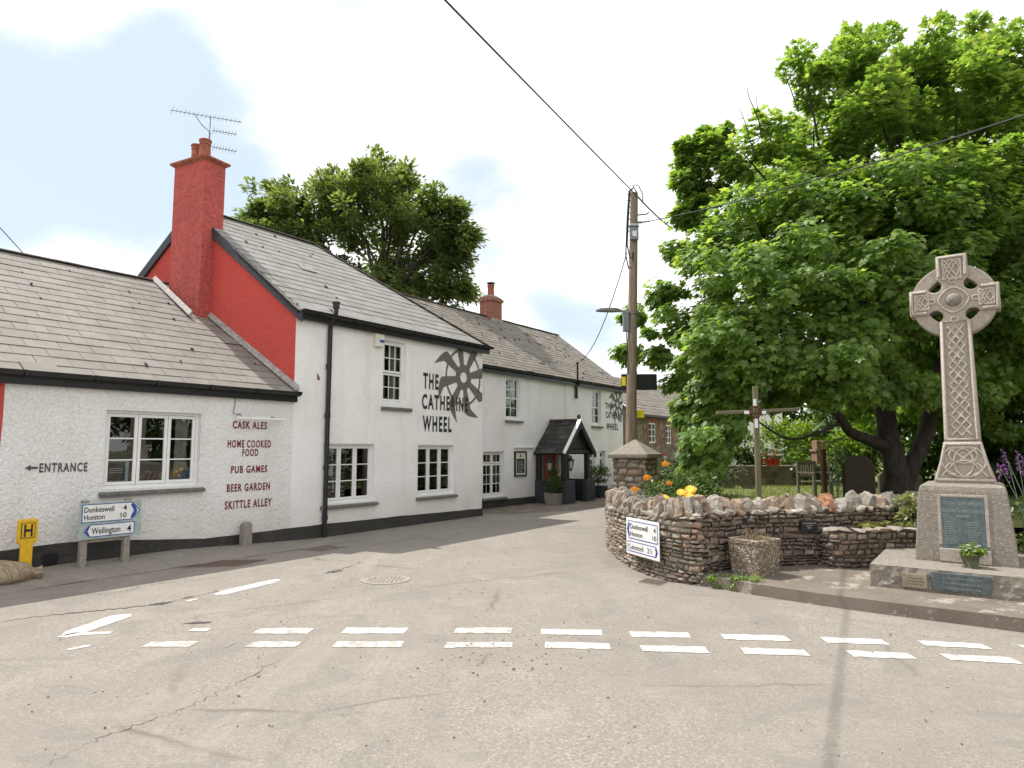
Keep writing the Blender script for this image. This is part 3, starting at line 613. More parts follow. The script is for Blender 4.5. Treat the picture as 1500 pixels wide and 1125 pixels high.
# low wing: eave out at n=.14, ridge at n=-3.87 z=5.43
le = W(-9.2, .14, 2.82); lridge_n, lridge_z = -3.87, 5.43; sl_v = (NV*(lridge_n-.14)+UP*(lridge_z-2.82)); LL = sl_v.length
def gable_u(n):                                        # u of the red gable plane at depth n
    s = -n/(GB.dot(-NV)); return UG+GB.dot(A)*s
roofplane('roof', 'slate', le, A, sl_v, [(0, 0), (9.2+gable_u(.14)+.04, 0), (9.2+gable_u(lridge_n)-.0, LL), (0, LL)], .46, .275, 11, .13, 'brown grey slate roof of the low wing')
roofplane('roof', 'slate', W(-9.2, -7.88, 2.82), A, NV*4.01+UP*2.61, [(0, 0), (7.6, 0), (7.6, LL), (0, LL)], .46, .275, 12, .1)
# front range: hip at the street end
ev = W(UG-.05, .16, EZ-.05); sv = NV*(RN-.16)+UP*(RZ_-EZ+.05); SL = sv.length; ug_r = gable_u(RN)
roofplane('roof', 'slate_grey', ev, A, sv, [(-.03, 0), (5.45-UG+.05, 0), (2.2-UG+.05, SL), (ug_r-UG+.02, SL)], .42, .25, 21, .10, 'grey slate roof of the front range')
ev2 = W(5.45, .16, EZ-.05); roofplane('roof', 'slate_grey', ev2, -NV, A*(-3.25)+UP*(RZ_-EZ+.05), [(0, 0), (6.78, 0), (3.39, math.hypot(3.25, RZ_-EZ+.05))], .42, .25, 22, .05)
roofplane('roof', 'slate_grey', W(5.45, -6.62, EZ-.05), -A, NV*3.39+UP*(RZ_-EZ+.05), [(0, 0), (7.02, 0), (6.57, SL), (3.25, SL)], .42, .25, 23, .05)
# rear range
RR_N, RR_Z = NB-3.2, 6.72
ev3 = W(5.0, NB+.16, 4.2); sv3 = NV*(RR_N-NB-.16)+UP*(RR_Z-4.2); S3 = sv3.length
roofplane('roof', 'slate_weathered', ev3, A, sv3, [(.0, 0), (11.2, 0), (11.2, S3), (-4.0, S3)], .33, .20, 31, .10, 'weathered slate roof of the rear range')
roofplane('roof', 'slate_weathered', W(16.2, NB-6.56, 4.2), -A, NV*3.36+UP*(RR_Z-4.2), [(0, 0), (15.2, 0), (15.2, S3), (0, S3)], .33, .20, 32, .03)
def ridge(name, P, Q, r=.07, seg=.3, seed=1, mat='ridge_tile', squash=.75):
    mb = MB(); P, Q = Vector(P), Vector(Q); d = Q-P; L = d.length; t = d.normalized(); sd = t.cross(UP).normalized(); up = sd.cross(t); k = int(L/seg); rn = random.Random(seed)
    for i in range(k):
        a, b = P+d*(i/k), P+d*((i+1)/k)+t*.015; rr = r*rn.uniform(.95, 1.08); vs = []
        for q, s in ((a, 1.04), (b, 1.0)):
            for j in range(9):
                an = math.pi*j/8; vs.append(q+sd*math.cos(an)*rr*1.35*s+up*(math.sin(an)*rr*squash*s-.03))
        mb.add(vs, [(j, j+1, 10+j, 9+j) for j in range(8)]+[tuple(range(9)), tuple(range(17, 8, -1))], 0, False)
    return mb.build(name, mat, pub)
ridge('ridge_tiles', W(-9.1, lridge_n, lridge_z+.05), W(gable_u(lridge_n), lridge_n, lridge_z+.05), .06, .45, 1)
ridge('ridge_tiles', W(ug_r, RN, RZ_+.06), W(2.2, RN, RZ_+.06), .06, .45, 2)
ridge('hip_tiles', W(2.2, RN, RZ_+.06), W(5.47, .18, EZ+.0), .055, .4, 3)
ridge('hip_tiles', W(2.2, RN, RZ_+.06), W(5.47, -6.6, EZ), .055, .4, 4)
ridge('ridge_tiles', W(2.5, RR_N, RR_Z+.05), W(16.2, RR_N, RR_Z+.05), .06, .4, 5)
# bargeboards on the red gable
mb = MB()
for (s0, z0, s1, z1) in ((-.18, EZ-.16, APS, RZ_+.0), (REAR_S+.15, EZ-.14, APS, RZ_+.0)):
    mb.hexa([GP(s0, -.06, z0-.10), GP(s1, -.06, z1-.20), GP(s1, .0, z1-.20), GP(s0, .0, z0-.10), GP(s0, -.06, z0+.13), GP(s1, -.06, z1+.04), GP(s1, .0, z1+.04), GP(s0, .0, z0+.13)])
mb.build('bargeboard', 'slate_blue_paint', pub, .006)
# lead flashing where the low roof meets the gable
f0 = W(gable_u(.14), .14, 2.88); f1 = W(gable_u(-2.47), -2.47, 4.58)
for a, b in ((f0, f1), (W(gable_u(-2.41)-.5, -2.30, 4.50), W(gable_u(-3.87)-.32, -3.87, 5.48))):
    d = (b-a)/12; mb = MB()
    for i in range(12): mb.hexa([a+d*i-GN*.09, a+d*(i+1)-GN*.09, a+d*(i+1)-GN*.006, a+d*i-GN*.006, a+d*i-GN*.08+UP*.02, a+d*(i+1)-GN*.08+UP*.02, a+d*(i+1)-GN*.006+UP*.11, a+d*i-GN*.006+UP*.11])
    mb.build('flashing', 'lead', pub, .004)
# red chimney stack
CH0, CH1, CD0, CD1 = 2.50, 3.50, -.30, .22
mb = MB(); nz = 18; rn = random.Random(5)
for k in range(nz):
    za, zb = 4.2+(8.0-4.2)*k/nz, 4.2+(8.0-4.2)*(k+1)/nz
    mb.add([GP(CH0, CD0, za), GP(CH0, CD1, za), GP(CH1, CD1, za), GP(CH1, CD0, za), GP(CH0, CD0, zb), GP(CH0, CD1, zb), GP(CH1, CD1, zb), GP(CH1, CD0, zb)], [(0, 1, 5, 4), (1, 2, 6, 5), (2, 3, 7, 6), (3, 0, 4, 7)])
ch = mb.build('chimney', 'red_render_rough', pub); ch['label'] = 'tall red rendered chimney stack'
mb = MB(); e = .075; c0, c1, d0, d1 = CH0-e, CH1+e, CD0-e, CD1+e
mb.add([GP(CH0, CD0, 7.97), GP(CH0, CD1, 7.97), GP(CH1, CD1, 7.97), GP(CH1, CD0, 7.97), GP(c0, d0, 8.03), GP(c0, d1, 8.03), GP(c1, d1, 8.03), GP(c1, d0, 8.03), GP(c0, d0, 8.07), GP(c0, d1, 8.07), GP(c1, d1, 8.07), GP(c1, d0, 8.07), GP(CH0+.1, CD0+.1, 8.16), GP(CH0+.1, CD1-.1, 8.16), GP(CH1-.1, CD1-.1, 8.16), GP(CH1-.1, CD0+.1, 8.16)],
       [(i+4*r_, (i+1) % 4+4*r_, (i+1) % 4+4*r_+4, i+4*r_+4) for r_ in range(3) for i in range(4)]+[(12, 13, 14, 15)])
mb.build('chimney_cap', 'terracotta', ch)
def pot(P, h, r, par, mat='terracotta'):
    m = MB(); T = frame(P, (1, 0, 0), (0, 1, 0), UP)
    m.lathe([(r*1.05, -.05), (r, .1), (r*.93, h*.7), (r*.93, h*.72), (r*1.05, h*.74), (r*1.05, h*.78), (r*.98, h*.8), (r*.98, h*.9), (r*1.12, h*.92), (r*1.12, h), (r*.9, h), (r*.88, h-.1)], T, 18); m.build('chimney_pot', mat, par)
pot(GP(2.84, -.06, 8.14), .44, .12, ch); pot(GP(3.16, -.02, 8.14), .40, .118, ch)
# brick chimney of the rear range
cu, cz = uz(719, 462, RR_N); mb = MB(); w = .34
mb.box((cu-w, RR_N-.28, RR_Z-.5), (cu+w, RR_N+.28, RR_Z+.78), W); mb.box((cu-w-.05, RR_N-.33, RR_Z+.62), (cu+w+.05, RR_N+.33, RR_Z+.74), W)
c2 = mb.build('chimney', 'brick', pub, .01); c2['label'] = 'small brick chimney on the rear ridge'
mb = MB(); mb.add([W(cu-w, RR_N-.28, RR_Z+.78), W(cu+w, RR_N-.28, RR_Z+.78), W(cu+w, RR_N+.28, RR_Z+.78), W(cu-w, RR_N+.28, RR_Z+.78), W(cu-.16, RR_N-.13, RR_Z+.9), W(cu+.16, RR_N-.13, RR_Z+.9), W(cu+.16, RR_N+.13, RR_Z+.9), W(cu-.16, RR_N+.13, RR_Z+.9)], [(0, 1, 5, 4), (1, 2, 6, 5), (2, 3, 7, 6), (3, 0, 4, 7), (4, 5, 6, 7)])
mb.build('chimney_cap', 'cap_stone', c2); pot(W(cu, RR_N, RR_Z+.88), .42, .13, c2)
mb = MB(); T = frame(W(cu, RR_N, RR_Z+1.30), (1, 0, 0), (0, 1, 0), UP); mb.lathe([(.13, .05), (.16, .06), (.16, .09), (.05, .12)], T, 14); mb.tube([T(.1, 0, -.02), T(.1, 0, .06)], .01); mb.tube([T(-.1, 0, -.02), T(-.1, 0, .06)], .01); mb.build('cowl', 'black_iron', c2)
mb = MB(); mb.box((cu-w-.02, RR_N+.28, RR_Z-.32), (cu+w+.02, RR_N+.31, RR_Z-.05), W); mb.build('chimney_flashing', 'lead', c2)
# gutters, downpipes
def gutter(u0, u1, n, z):
    mb = MB(); pr = [(-.055, .0), (-.05, -.035), (-.025, -.06), (.01, -.065), (.04, -.045), (.055, 0)]; k = len(pr)
    mb.add([W(u0, n+a, z+b) for a, b in pr]+[W(u1, n+a, z+b) for a, b in pr]+[W(u0, n+a*.8, z+b*.8) for a, b in pr]+[W(u1, n+a*.8, z+b*.8) for a, b in pr],
           [(i, i+1, k+i+1, k+i) for i in range(k-1)]+[(2*k+i+1, 2*k+i, 3*k+i, 3*k+i+1) for i in range(k-1)]+[tuple(range(k)), tuple(range(2*k-1, k-1, -1))])
    mb.box((u0, n-.15, z-.19), (u1-.02, n-.075, z+.01), W); u = u0+.4
    while u < u1: mb.box((u, n-.07, z-.075), (u+.03, n+.062, z+.004), W); u += .9
    mb.build('gutter', 'black_plastic', pub)
gutter(-9.2, gable_u(.1)+.03, .16, 2.86); gutter(UG+.0, 5.5, .19, 4.50); gutter(5.34, 16.2, NB+.19, 4.20)
mb = MB(); mb.tube([W(.10, .06, -.02), W(.11, .06, 2.2), W(.12, .06, 4.2), W(.12, .08, 4.36), W(.13, .17, 4.47), W(.14, .2, 4.55), W(.14, .2, 4.66)], .048, 12)
for z in (.35, 1.35, 2.4, 3.4): mb.tube([W(.105, .06, z), W(.105, .06, z+.09)], .06, 12)
mb.tube([W(.14, .2, 4.64), W(.14, .2, 4.72)], .07, 10); mb.tube([W(.14, .2, 4.735), W(.14, .2, 4.775)], .085, 10); mb.build('downpipe', 'black_plastic', pub)
mu, mz = uz(842, 568, NB+.08); mb = MB(); mb.tube([W(mu+.15, NB+.06, 3.55), W(mu+.15, NB+.06, 4.0), W(mu+.2, NB+.2, 4.12), W(mu+.25, NB+.22, 4.2)], .05, 10); mb.build('downpipe', 'black_plastic', pub)
MAST = W(mu, NB+.2, 4.80); mb = MB(); mb.tube([W(mu, NB+.2, 4.15), MAST], .035, 8); mb.tube([MAST, MAST+UP*.05], .05, 8); mb.build('cable_mast', 'black_iron', pub)
mb = MB(); cu2, cz2 = uz(827, 560, NB); mb.tube([W(cu2, NB+.015, 4.1), W(cu2+.03, NB+.015, 2.7)], .012, 6); mb.build('wall_cable', 'upvc', pub)
# spalled spots on the front
mb = MB(); rn = random.Random(9)
for px, py, s in ((467, 553, .11), (473, 470, .06), (630, 503, .05)):
    u, z = uz(px, py); mb.rock(frame(W(u, .002, z-s/2), A, NV, UP), s*1.1, .02, s*1.3, rn, 12)
mb.build('bare_patch', 'brick', pub)
# painted lettering, one part to a line
def painted(line, off, a, b, c, d, mat, bold=.03, sp=1.22):
    mb = MB(); text_geo(mb, line, wallT(off), a, b, c, d, .006, bold, 0, sp); return mb.build('lettering', mat, pub)
def wallT(off): return lambda x, y, z: W(x, off+z, y)
for l_, a, b, c, d in (('CASK ALES', -1.945, -1.252, 2.13, 2.27), ('HOME COOKED', -2.03, -1.15, 1.79, 1.93), ('FOOD', -1.736, -1.413, 1.635, 1.77), ('PUB GAMES', -1.945, -1.214, 1.335, 1.47), ('BEER GARDEN', -2.01, -1.143, 1.01, 1.15), ('SKITTLE ALLEY', -2.035, -1.095, .71, .855)): painted(l_, 0, a, b, c, d, 'letter_red')
painted('ENTRANCE', 0, -4.885, -4.265, 1.44, 1.575, 'letter_grey')
mb = MB(); T = wallT(0); mb.add([T(x, y, .006) for x, y in ((-5.06, 1.51), (-4.99, 1.465), (-4.99, 1.494), (-4.905, 1.494), (-4.905, 1.526), (-4.99, 1.526), (-4.99, 1.555))], [tuple(range(7))]); mb.build('painted_arrow', 'letter_grey', pub)
for l_, a, b, c, d in (('THE', 2.98, 3.53, 3.205, 3.59), ('CATHERINE', 2.945, 4.69, 2.705, 3.08), ('WHEEL', 2.98, 4.04, 2.17, 2.555)): painted(l_, 0, a, b, c, d, 'letter_charcoal', .035, 1.3)
ua, za = uz(889, 629.5, NB)
for l_, a, b, c, d in (('THE', 14.46, 14.98, 3.31, 3.54), ('CATHERINE', 14.50, 15.94, 2.93, 3.19), ('WHEEL', 14.52, 15.55, za, za+.26)): painted(l_, NB, a, b, c, d, 'letter_charcoal', .035, 1.3)
def emblem(T, cx, cy, r, bound):
    mb = MB()
    def poly(P):
        c = clip_poly(P, bound)
        if len(c) >= 3: mb.add([T(x, y, .004+.0006*(len(mb.f) % 5)) for x, y in c], [tuple(range(len(c)))])
    pt = lambda rr, a: (cx+rr*math.cos(a), cy+rr*math.sin(a)*1.05)
    K = 48
    for i in range(K):
        a, b = 2*math.pi*i/K, 2*math.pi*(i+1)/K
        poly([pt(.15*r, a), pt(.36*r, a), pt(.36*r, b), pt(.15*r, b)]); poly([pt(.74*r, a), pt(.81*r, a), pt(.81*r, b), pt(.74*r, b)])
    for s in range(8):
        a = R(12+45*s); w0, w1 = .085*r, .155*r; ex, ey = math.cos(a), math.sin(a); nx, ny = -ey, ex
        q = lambda d, w: (cx+ex*d+nx*w, (cy+(ey*d+ny*w)*1.05))
        poly([q(.33*r, -w0), q(.98*r, -w1), q(.98*r, w1), q(.33*r, w0)])
        prev = None                                     # the swept flame at the tip of each spoke
        for j in range(9):
            t = j/8; d = (.93+.36*t-.06*t*t)*r; lo = (-.15+.62*t*t)*r; hi = (.15+.34*t-.02*t*t)*r if j < 8 else lo+.005; hi = max(hi, lo+.005)
            cur = (q(d, lo), q(d, hi))
            if prev: poly([prev[0], cur[0], cur[1], prev[1]])
            prev = cur
    return mb.build('wheel_emblem', 'emblem_olive', pub)
emblem(wallT(0), 4.50, 3.60, .88, [(2, 2), (5.29, 2), (5.29, 4.37), (2, 4.37)])
emblem(wallT(NB), 15.52, 3.52, .60, [(14, 2.2), (15.98, 2.2), (15.98, 4.02), (14, 4.02)])

# porch
PN = .12
pu = lambda px, py: uz(px, py, PN)
eL, eR, (ua_, zA) = pu(827, 662)[0], pu(871, 662)[0], pu(849, 618)
porch = MB(); eZ = 1.62; cxp = (eL+eR)/2
pA, pB, pC, pD = pu(830, 743)[0], pu(843, 743)[0], pu(860, 741)[0], pu(872, 741)[0]
porch.box((pA-.04, NB, -.1), (pA+.12, PN-.04, .72), W); porch.box((pA, PN-.16, -.1), (pB, PN, .735), W); pw2 = MB(); pw2.box((pD-.14, NB, -.1), (pD, PN-.04, .72), W); pw2.box((pC, PN-.16, -.1), (pD+.02, PN, .735), W)
pr = porch.build('porch', 'slate_blue_paint', pub, .01); pw2.build('low_wall', 'slate_blue_paint', pr, .01)
for u, n in ((pA+.08, PN-.12), (pD-.32, PN-.12), (pA+.04, NB+.12), (pD-.08, NB+.1)):
    m = MB(); m.box((u-.08, n-.08, .70), (u+.08, n+.07, eZ+.02), W); m.build('post', 'dark_timber', pr, .008)
m = MB(); m.box((eL+.1, PN-.17, eZ-.02), (eR-.1, PN-.05, eZ+.1), W)
for sgn, ue in ((-1, eL), (1, eR)):
    m.box((ue+.12 if sgn < 0 else ue-.2, NB, eZ-.03), (ue+.2 if sgn < 0 else ue-.12, PN-.18, eZ+.06), W)
m.build('beam', 'dark_timber', pr)
zR = zA+.0
for sgn, ue in ((-1, eL), (1, eR)):
    ex = -A*sgn*0+NV; 
    p0 = W(ue, NB+.02 if sgn < 0 else PN+.02, eZ) ; exv = NV if sgn < 0 else -NV; L_ = PN-NB
    sv_ = A*(cxp-ue)+UP*(zR-eZ); T = frame(p0, exv, sv_.normalized(), exv.cross(sv_.normalized())); m = MB()
    pl4 = [(0, -.05), (L_, -.05), (L_, sv_.length), (0, sv_.length)]
    m.add([T(x, y, 0) for x, y in pl4]+[T(x, y, -.04) for x, y in pl4], [(0, 1, 2, 3), (7, 6, 5, 4), (0, 4, 5, 1), (1, 5, 6, 2), (2, 6, 7, 3), (3, 7, 4, 0)], 1)
    slates(m, T, pl4, .3, .22, 40+sgn, 0); m.build('porch_roof', ['slate_dark', 'roof_felt'], pr)
    m = MB(); f = PN+.02; a0, b0 = (ue-.03*-sgn*-1, eZ-.05), (cxp, zR+.02)
    m.hexa([W(ue+sgn*.03, f, eZ-.16), W(cxp, f, zR-.13), W(cxp, f+.035, zR-.13), W(ue+sgn*.03, f+.035, eZ-.16), W(ue+sgn*.03, f, eZ), W(cxp, f, zR+.05), W(cxp, f+.035, zR+.05), W(ue+sgn*.03, f+.035, eZ)])
    for i in range(9):                                  # scalloped lower edge
        t = (i+.5)/9; uu, zz = ue+(cxp-ue)*t, eZ-.14+(zR-.13-eZ+.14)*t-.02; m.prism([(uu+.055*math.cos(k*math.pi/4), zz+.06*math.sin(k*math.pi/4)) for k in range(8)], f+.03, lambda x, y, z: W(x, z, y), 0, f+.004)
    m.build('bargeboard', 'dark_timber' if sgn > 0 else 'dark_timber', pr)
    if sgn < 0:
        m = MB(); m.hexa([W(ue-.05, f-.06, eZ-.03), W(cxp-.01, f-.06, zR+.055), W(cxp-.01, f+.05, zR+.055), W(ue-.05, f+.05, eZ-.03), W(ue-.05, f-.06, eZ+.03), W(cxp-.01, f-.06, zR+.115), W(cxp-.01, f+.05, zR+.115), W(ue-.05, f+.05, eZ+.03)]); m.build('verge', 'upvc', pr, .005)
m = MB(); m.prism([(eL+.15, eZ+.12), (eR-.15, eZ+.12), (cxp, zR-.1)], PN-.1, lambda x, y, z: W(x, z, y), 0, PN-.14); m.build('gable_board', 'dark_timber', pr)
m = MB(); m.tube([W(cxp, NB+.02, zR+.06), W(cxp, PN+.03, zR+.06)], .05, 8); T = frame(W(cxp, PN-.04, zR+.08), (1, 0, 0), (0, 1, 0), UP); m.lathe([(.03, 0), (.05, .04), (.07, .09), (.05, .14), (.01, .18)], T, 10); m.build('porch_ridge', 'ridge_tile', pr)

# things fixed to the pub
def lantern(P, out, label):
    t = thing('wall_lantern', P, label, 'lantern', group='black lanterns on the porch'); T = frame(P, (1, 0, 0), (0, 1, 0), UP); o = Vector(out)
    m = MB(); m.box((-.04, -.02, -.12), (.04, .02, .12), T); c = P+o*.2; m.tube([P, P+o*.08+UP*.09, P+o*.16+UP*.1, c+UP*.06], .014, 6); m.build('bracket', 'black_iron', t)
    F = frame(c, (1, 0, 0), (0, 1, 0), UP); m = MB()
    for z, r in ((-.32, .055), (-.06, .105)):
        for i in range(6): a, b = math.pi*i/3, math.pi*(i+1)/3; m.tube([F(r*math.cos(a), r*math.sin(a), z), F(r*math.cos(b), r*math.sin(b), z)], .009, 4)
    for i in range(6): a = math.pi*i/3; m.tube([F(.055*math.cos(a), .055*math.sin(a), -.32), F(.105*math.cos(a), .105*math.sin(a), -.06)], .008, 4)
    m.lathe([(.12, -.065), (.125, -.05), (.05, .03), (.035, .05), (.045, .07), (.02, .1), (.005, .13)], F, 12); m.lathe([(.01, -.40), (.03, -.36), (.06, -.33), (.058, -.315)], F, 12); m.build('cage', 'black_iron', t)
    m = MB(); m.lathe([(.048, -.31), (.098, -.07)], F, 6, 0, False); m.build('glass', 'lantern_glass', t)
lantern(W(pA+.17, PN-.1, 1.42), NV*.3+A*.9, 'black iron lantern hanging at the front of the porch opening')
lantern(W(pA-.04, NB+.55, 1.36), NV*.5-A*.6, 'black iron lantern on the porch side next to the menu board')
bu0, bz1 = uz(753, 661, NB); bu1, bz0 = uz(770, 697, NB)
t = thing('menu_board', W((bu0+bu1)/2, NB, bz0), 'framed pub menu chalkboard on the white wall left of the porch', 'notice board')
m = MB(); T = wallT(NB)
for a, b, c, d in ((bu0, bu1, bz0, bz0+.04), (bu0, bu1, bz1-.04, bz1), (bu0, bu0+.04, bz0+.04, bz1-.04), (bu1-.04, bu1, bz0+.04, bz1-.04)): m.box((a, c, .0), (b, d, .05), T)
m.build('frame', 'black_iron', t)
m = MB(); m.box((bu0+.04, bz0+.04, .0), (bu1-.04, bz1-.04, .025), T); m.build('panel', 'cream_plastic', t)
m = MB(); m.box((bu0+.11, bz0+.10, .027), (bu1-.11, bz1-.24, .031), T); m.build('chalkboard', 'sign_black', t)
m = MB(); rn = random.Random(2)
for r_ in range(7):
    x = bu0+.15
    while x < bu1-.2: w = rn.uniform(.03, .1); m.box((x, bz0+.13+r_*.055, .032), (min(x+w, bu1-.14), bz0+.145+r_*.055, .034), T); x += w+.03
m.build('chalk_lines', 'paper', t)
m = MB(); cxm = (bu0+bu1)/2; m.prism([(cxm-.05, bz1-.18), (cxm+.05, bz1-.18), (cxm, bz1-.08)], .03, T, 0, .026); m.build('motif', 'letter_charcoal', t)
m = MB(); m.box((bu0-.02, 0, bz1+.10), (bu1+.5, .05, bz1+.14), lambda x, y, z: W(x, NB+y, z)); tag(m.build('shelf_rail', 'upvc'), 'thin white light rail above the menu board', 'light rail')
lu0, lz = uz(341, 612); lu1, _ = uz(411, 613); t = thing('strip_light', W(lu0, 0, lz), 'white strip light above the red painted pub menu list', 'wall light')
m = MB(); m.box((lu0, .10, lz-.025), (lu1, .16, lz+.02), W); m.build('tube_housing', 'upvc', t, .01)
m = MB(); m.tube([W(lu0+.1, .0, lz+.06), W(lu0+.1, .08, lz+.07), W(lu0+.1, .12, lz+.02)], .012, 6); m.tube([W(lu1-.2, .0, lz+.05), W(lu1-.2, .12, lz+.02)], .012, 6); m.tube([W(lu0+.04, .01, lz+.46), W(lu0+.02, .015, lz+.2), W(lu0-.01, .02, lz+.08), W(lu0+.1, .02, lz+.06)], .008, 5); m.build('bracket', 'lead', t)
au0, az1 = uz(547, 484); au1, az0 = uz(562, 510); t = thing('alarm_box', W(au0, 0, az0), 'cream burglar alarm box high on the wall beside the upper window', 'alarm box')
m = MB(); m.box((au0, 0, az0), (au1-.05, .09, az1), W); m.build('case', 'cream_plastic', t, .015); m = MB(); m.box((au0+.12, .09, az0+.1), (au1-.07, .096, az0+.16), W); m.build('strobe', 'sign_blue', t)
# television aerial on the chimney
AX = GP(2.95, .12, 8.1); t = thing('tv_aerial', AX, 'television aerial with three spiky booms on the red chimney', 'aerial')
m = MB(); m.tube([AX, AX+UP*.78], .018, 8); m.build('mast', 'galvanised', t)
for a0, a1, Y, n in (((250, 161), (354, 179), 0, 17), ((311, 191), (347, 197), 0, 8), ((311, 215), (347, 222), 0, 8)):
    yy = AX.y; p, q = at(*a0, yy+.05), at(*a1, yy+.25); m = MB(); m.tube([p, q], .009, 6); d = (q-p).normalized(); sd = Vector((.25, .1, 1)).normalized()
    for i in range(n): c = p.lerp(q, (i+.4)/n); h = .062 if i else .10; m.tube([c-sd*h, c+sd*h], .0045, 4)
    if n == 17: c = p.lerp(q, .33); e_ = p.lerp(q, .56); top = AX+UP*.78; m.tube([c, c.lerp(top, .5)-UP*.05, top], .011, 6); m.tube([e_, e_.lerp(top, .5)-UP*.05, top], .011, 6)
    m.build('boom', 'galvanised', t)

# ---------------------------------------------------------------- street furniture by the pub wall
def chevron(mb, T, x0, x1, y0, y1, right=True, z=.0):
    w = (x1-x0); ym = (y0+y1)/2; s = [(x0, y0), (x0+w*.45, y0), (x1, ym), (x0+w*.45, y1), (x0, y1), (x0+w*.5, ym)]
    if not right: s = [(x0+x1-x, y) for x, y in s][::-1]
    a, b = s[:3]+[s[5]], [s[5]]+s[2:5]
    if not right: n = len(s)
    mb.add([T(x, y, z) for x, y in s], [tuple(range(6))])
def flag(mb, T, x0, x1, y0, y1, tip, t, z, mi):         # outline of a direction panel with one pointed end
    def shp(e): 
        s = [(x0+e, y0+e), (x1-e-(tip if tip > 0 else 0), y0+e)]+([(x1-e*1.3, (y0+y1)/2)] if tip > 0 else [])+[(x1-e-(tip if tip > 0 else 0), y1-e), (x0+e+(-tip if tip < 0 else 0), y1-e)]+([(x0+e*1.3, (y0+y1)/2)] if tip < 0 else [])
        if tip < 0: s[0] = (x0+e-tip, y0+e)
        return s
    o, i = shp(0), shp(t); n = len(o); mb.add([T(*p, z) for p in o]+[T(*p, z) for p in i], [(k, (k+1) % n, n+(k+1) % n, n+k) for k in range(n)], mi)
    mb.add([T(*p, z) for p in i], [tuple(range(n))], 1-mi)
SN = .42; q0 = uz(117, 740, SN); q1 = uz(208, 734, SN); zb = uz(117, 792, SN)[1]; zt = uz(160, 735, SN)[1]; u0s, u1s = q0[0], q1[0]
t = thing('direction_sign', W((u0s+u1s)/2, SN, 0), 'low two panel road direction sign on two concrete posts under the pub window', 'road sign')
T = lambda x, y, z: W(u0s+x, SN+z, zb+y); sw, sh = u1s-u0s, zt-zb
m = MB(); m.box((0, 0, -.012), (sw, sh, 0), T); m.build('board', 'sign_back', t, .004)
m = MB(); ym = sh*.43; flag(m, T, .03, sw-.02, ym+.015, sh-.02, .12, .012, .003, 0); flag(m, T, .06, sw-.09, .03, ym-.015, -.09, .012, .003, 0); m.build('panel', ['sign_blue', 'sign_white'], t)
m = MB(); chevron(m, T, sw-.165, sw-.06, ym+.045, sh-.05, True, .006); m.build('arrow', 'sign_blue', t); m = MB(); chevron(m, T, .085, .15, .05, ym-.035, False, .006); m.build('arrow', 'sign_blue', t)
m = MB(); hh = (sh-.02-ym-.015); y2 = ym+.015
for a_ in (('Dunkeswell', T, .06, .46, y2+hh*.55, y2+hh*.85, .006, .012), ('4', T, sw-.27, sw-.215, y2+hh*.55, y2+hh*.85, .006, .012), ('Honiton', T, .06, .335, y2+hh*.14, y2+hh*.44, .006, .012), ('10', T, sw-.30, sw-.215, y2+hh*.14, y2+hh*.44, .006, .012), ('Wellington', T, .17, .56, .045, ym*.72, .006, .012), ('4', T, sw-.20, sw-.14, ym*.28, ym*.72, .006, .012)):
    m = MB(); text_geo(m, *a_); m.build('lettering', 'sign_black', t)
for px, py in ((124, 800), (187, 800)):
    u = uz(px, py, SN)[0]; m = MB(); m.box((u-.045, SN-.115, -.05), (u+.045, SN-.02, zt+.035), W); m.build('post', 'concrete_post', t, .012)
m = MB(); u, v = uz(124, 800, SN)[0]+.045, uz(187, 800, SN)[0]-.045; m.box((u, SN-.09, zb-.05), (v, SN-.04, zb-.0), W); m.build('cross_rail', 'concrete_post', t)
# hydrant marker
hn = .30; u0h, zt = uz(25, 761, hn); u1h, _ = uz(55, 760, hn); z_n = uz(40, 792, hn)[1]
t = thing('hydrant_marker', W((u0h+u1h)/2, hn, 0), 'yellow fire hydrant marker post with black H against the black plinth', 'hydrant sign'); T = lambda x, y, z: W(x, hn+z, y); c = (u0h+u1h)/2; hw = (u1h-u0h)/2
m = MB(); m.prism([(c-hw*.6, -.05), (c+hw*.6, -.05), (c+hw*.6, z_n-.06), (c+hw, z_n), (c+hw, zt-.02), (c+hw-.02, zt), (c-hw+.02, zt), (c-hw, zt-.02), (c-hw, z_n), (c-hw*.6, z_n-.06)], .05, T); m.build('post', 'hydrant_yellow', t, .012)
m = MB(); m.box((c-hw*.68, z_n+.04, .05), (c+hw*.68, zt-.05, .056), T); m.build('plate_rim', 'sign_black', t); m = MB(); m.box((c-hw*.60, z_n+.048, .056), (c+hw*.60, zt-.058, .060), T); m.build('plate', 'hydrant_yellow', t)
m = MB(); y0, y1 = z_n+.06, zt-.07; m.box((c-hw*.42, y0, .062), (c-hw*.24, y1, .064), T); m.box((c+hw*.24, y0, .062), (c+hw*.42, y1, .064), T); m.box((c-hw*.24, (y0+y1)/2-.016, .062), (c+hw*.24, (y0+y1)/2+.016, .064), T); m.build('lettering', 'sign_black', t)
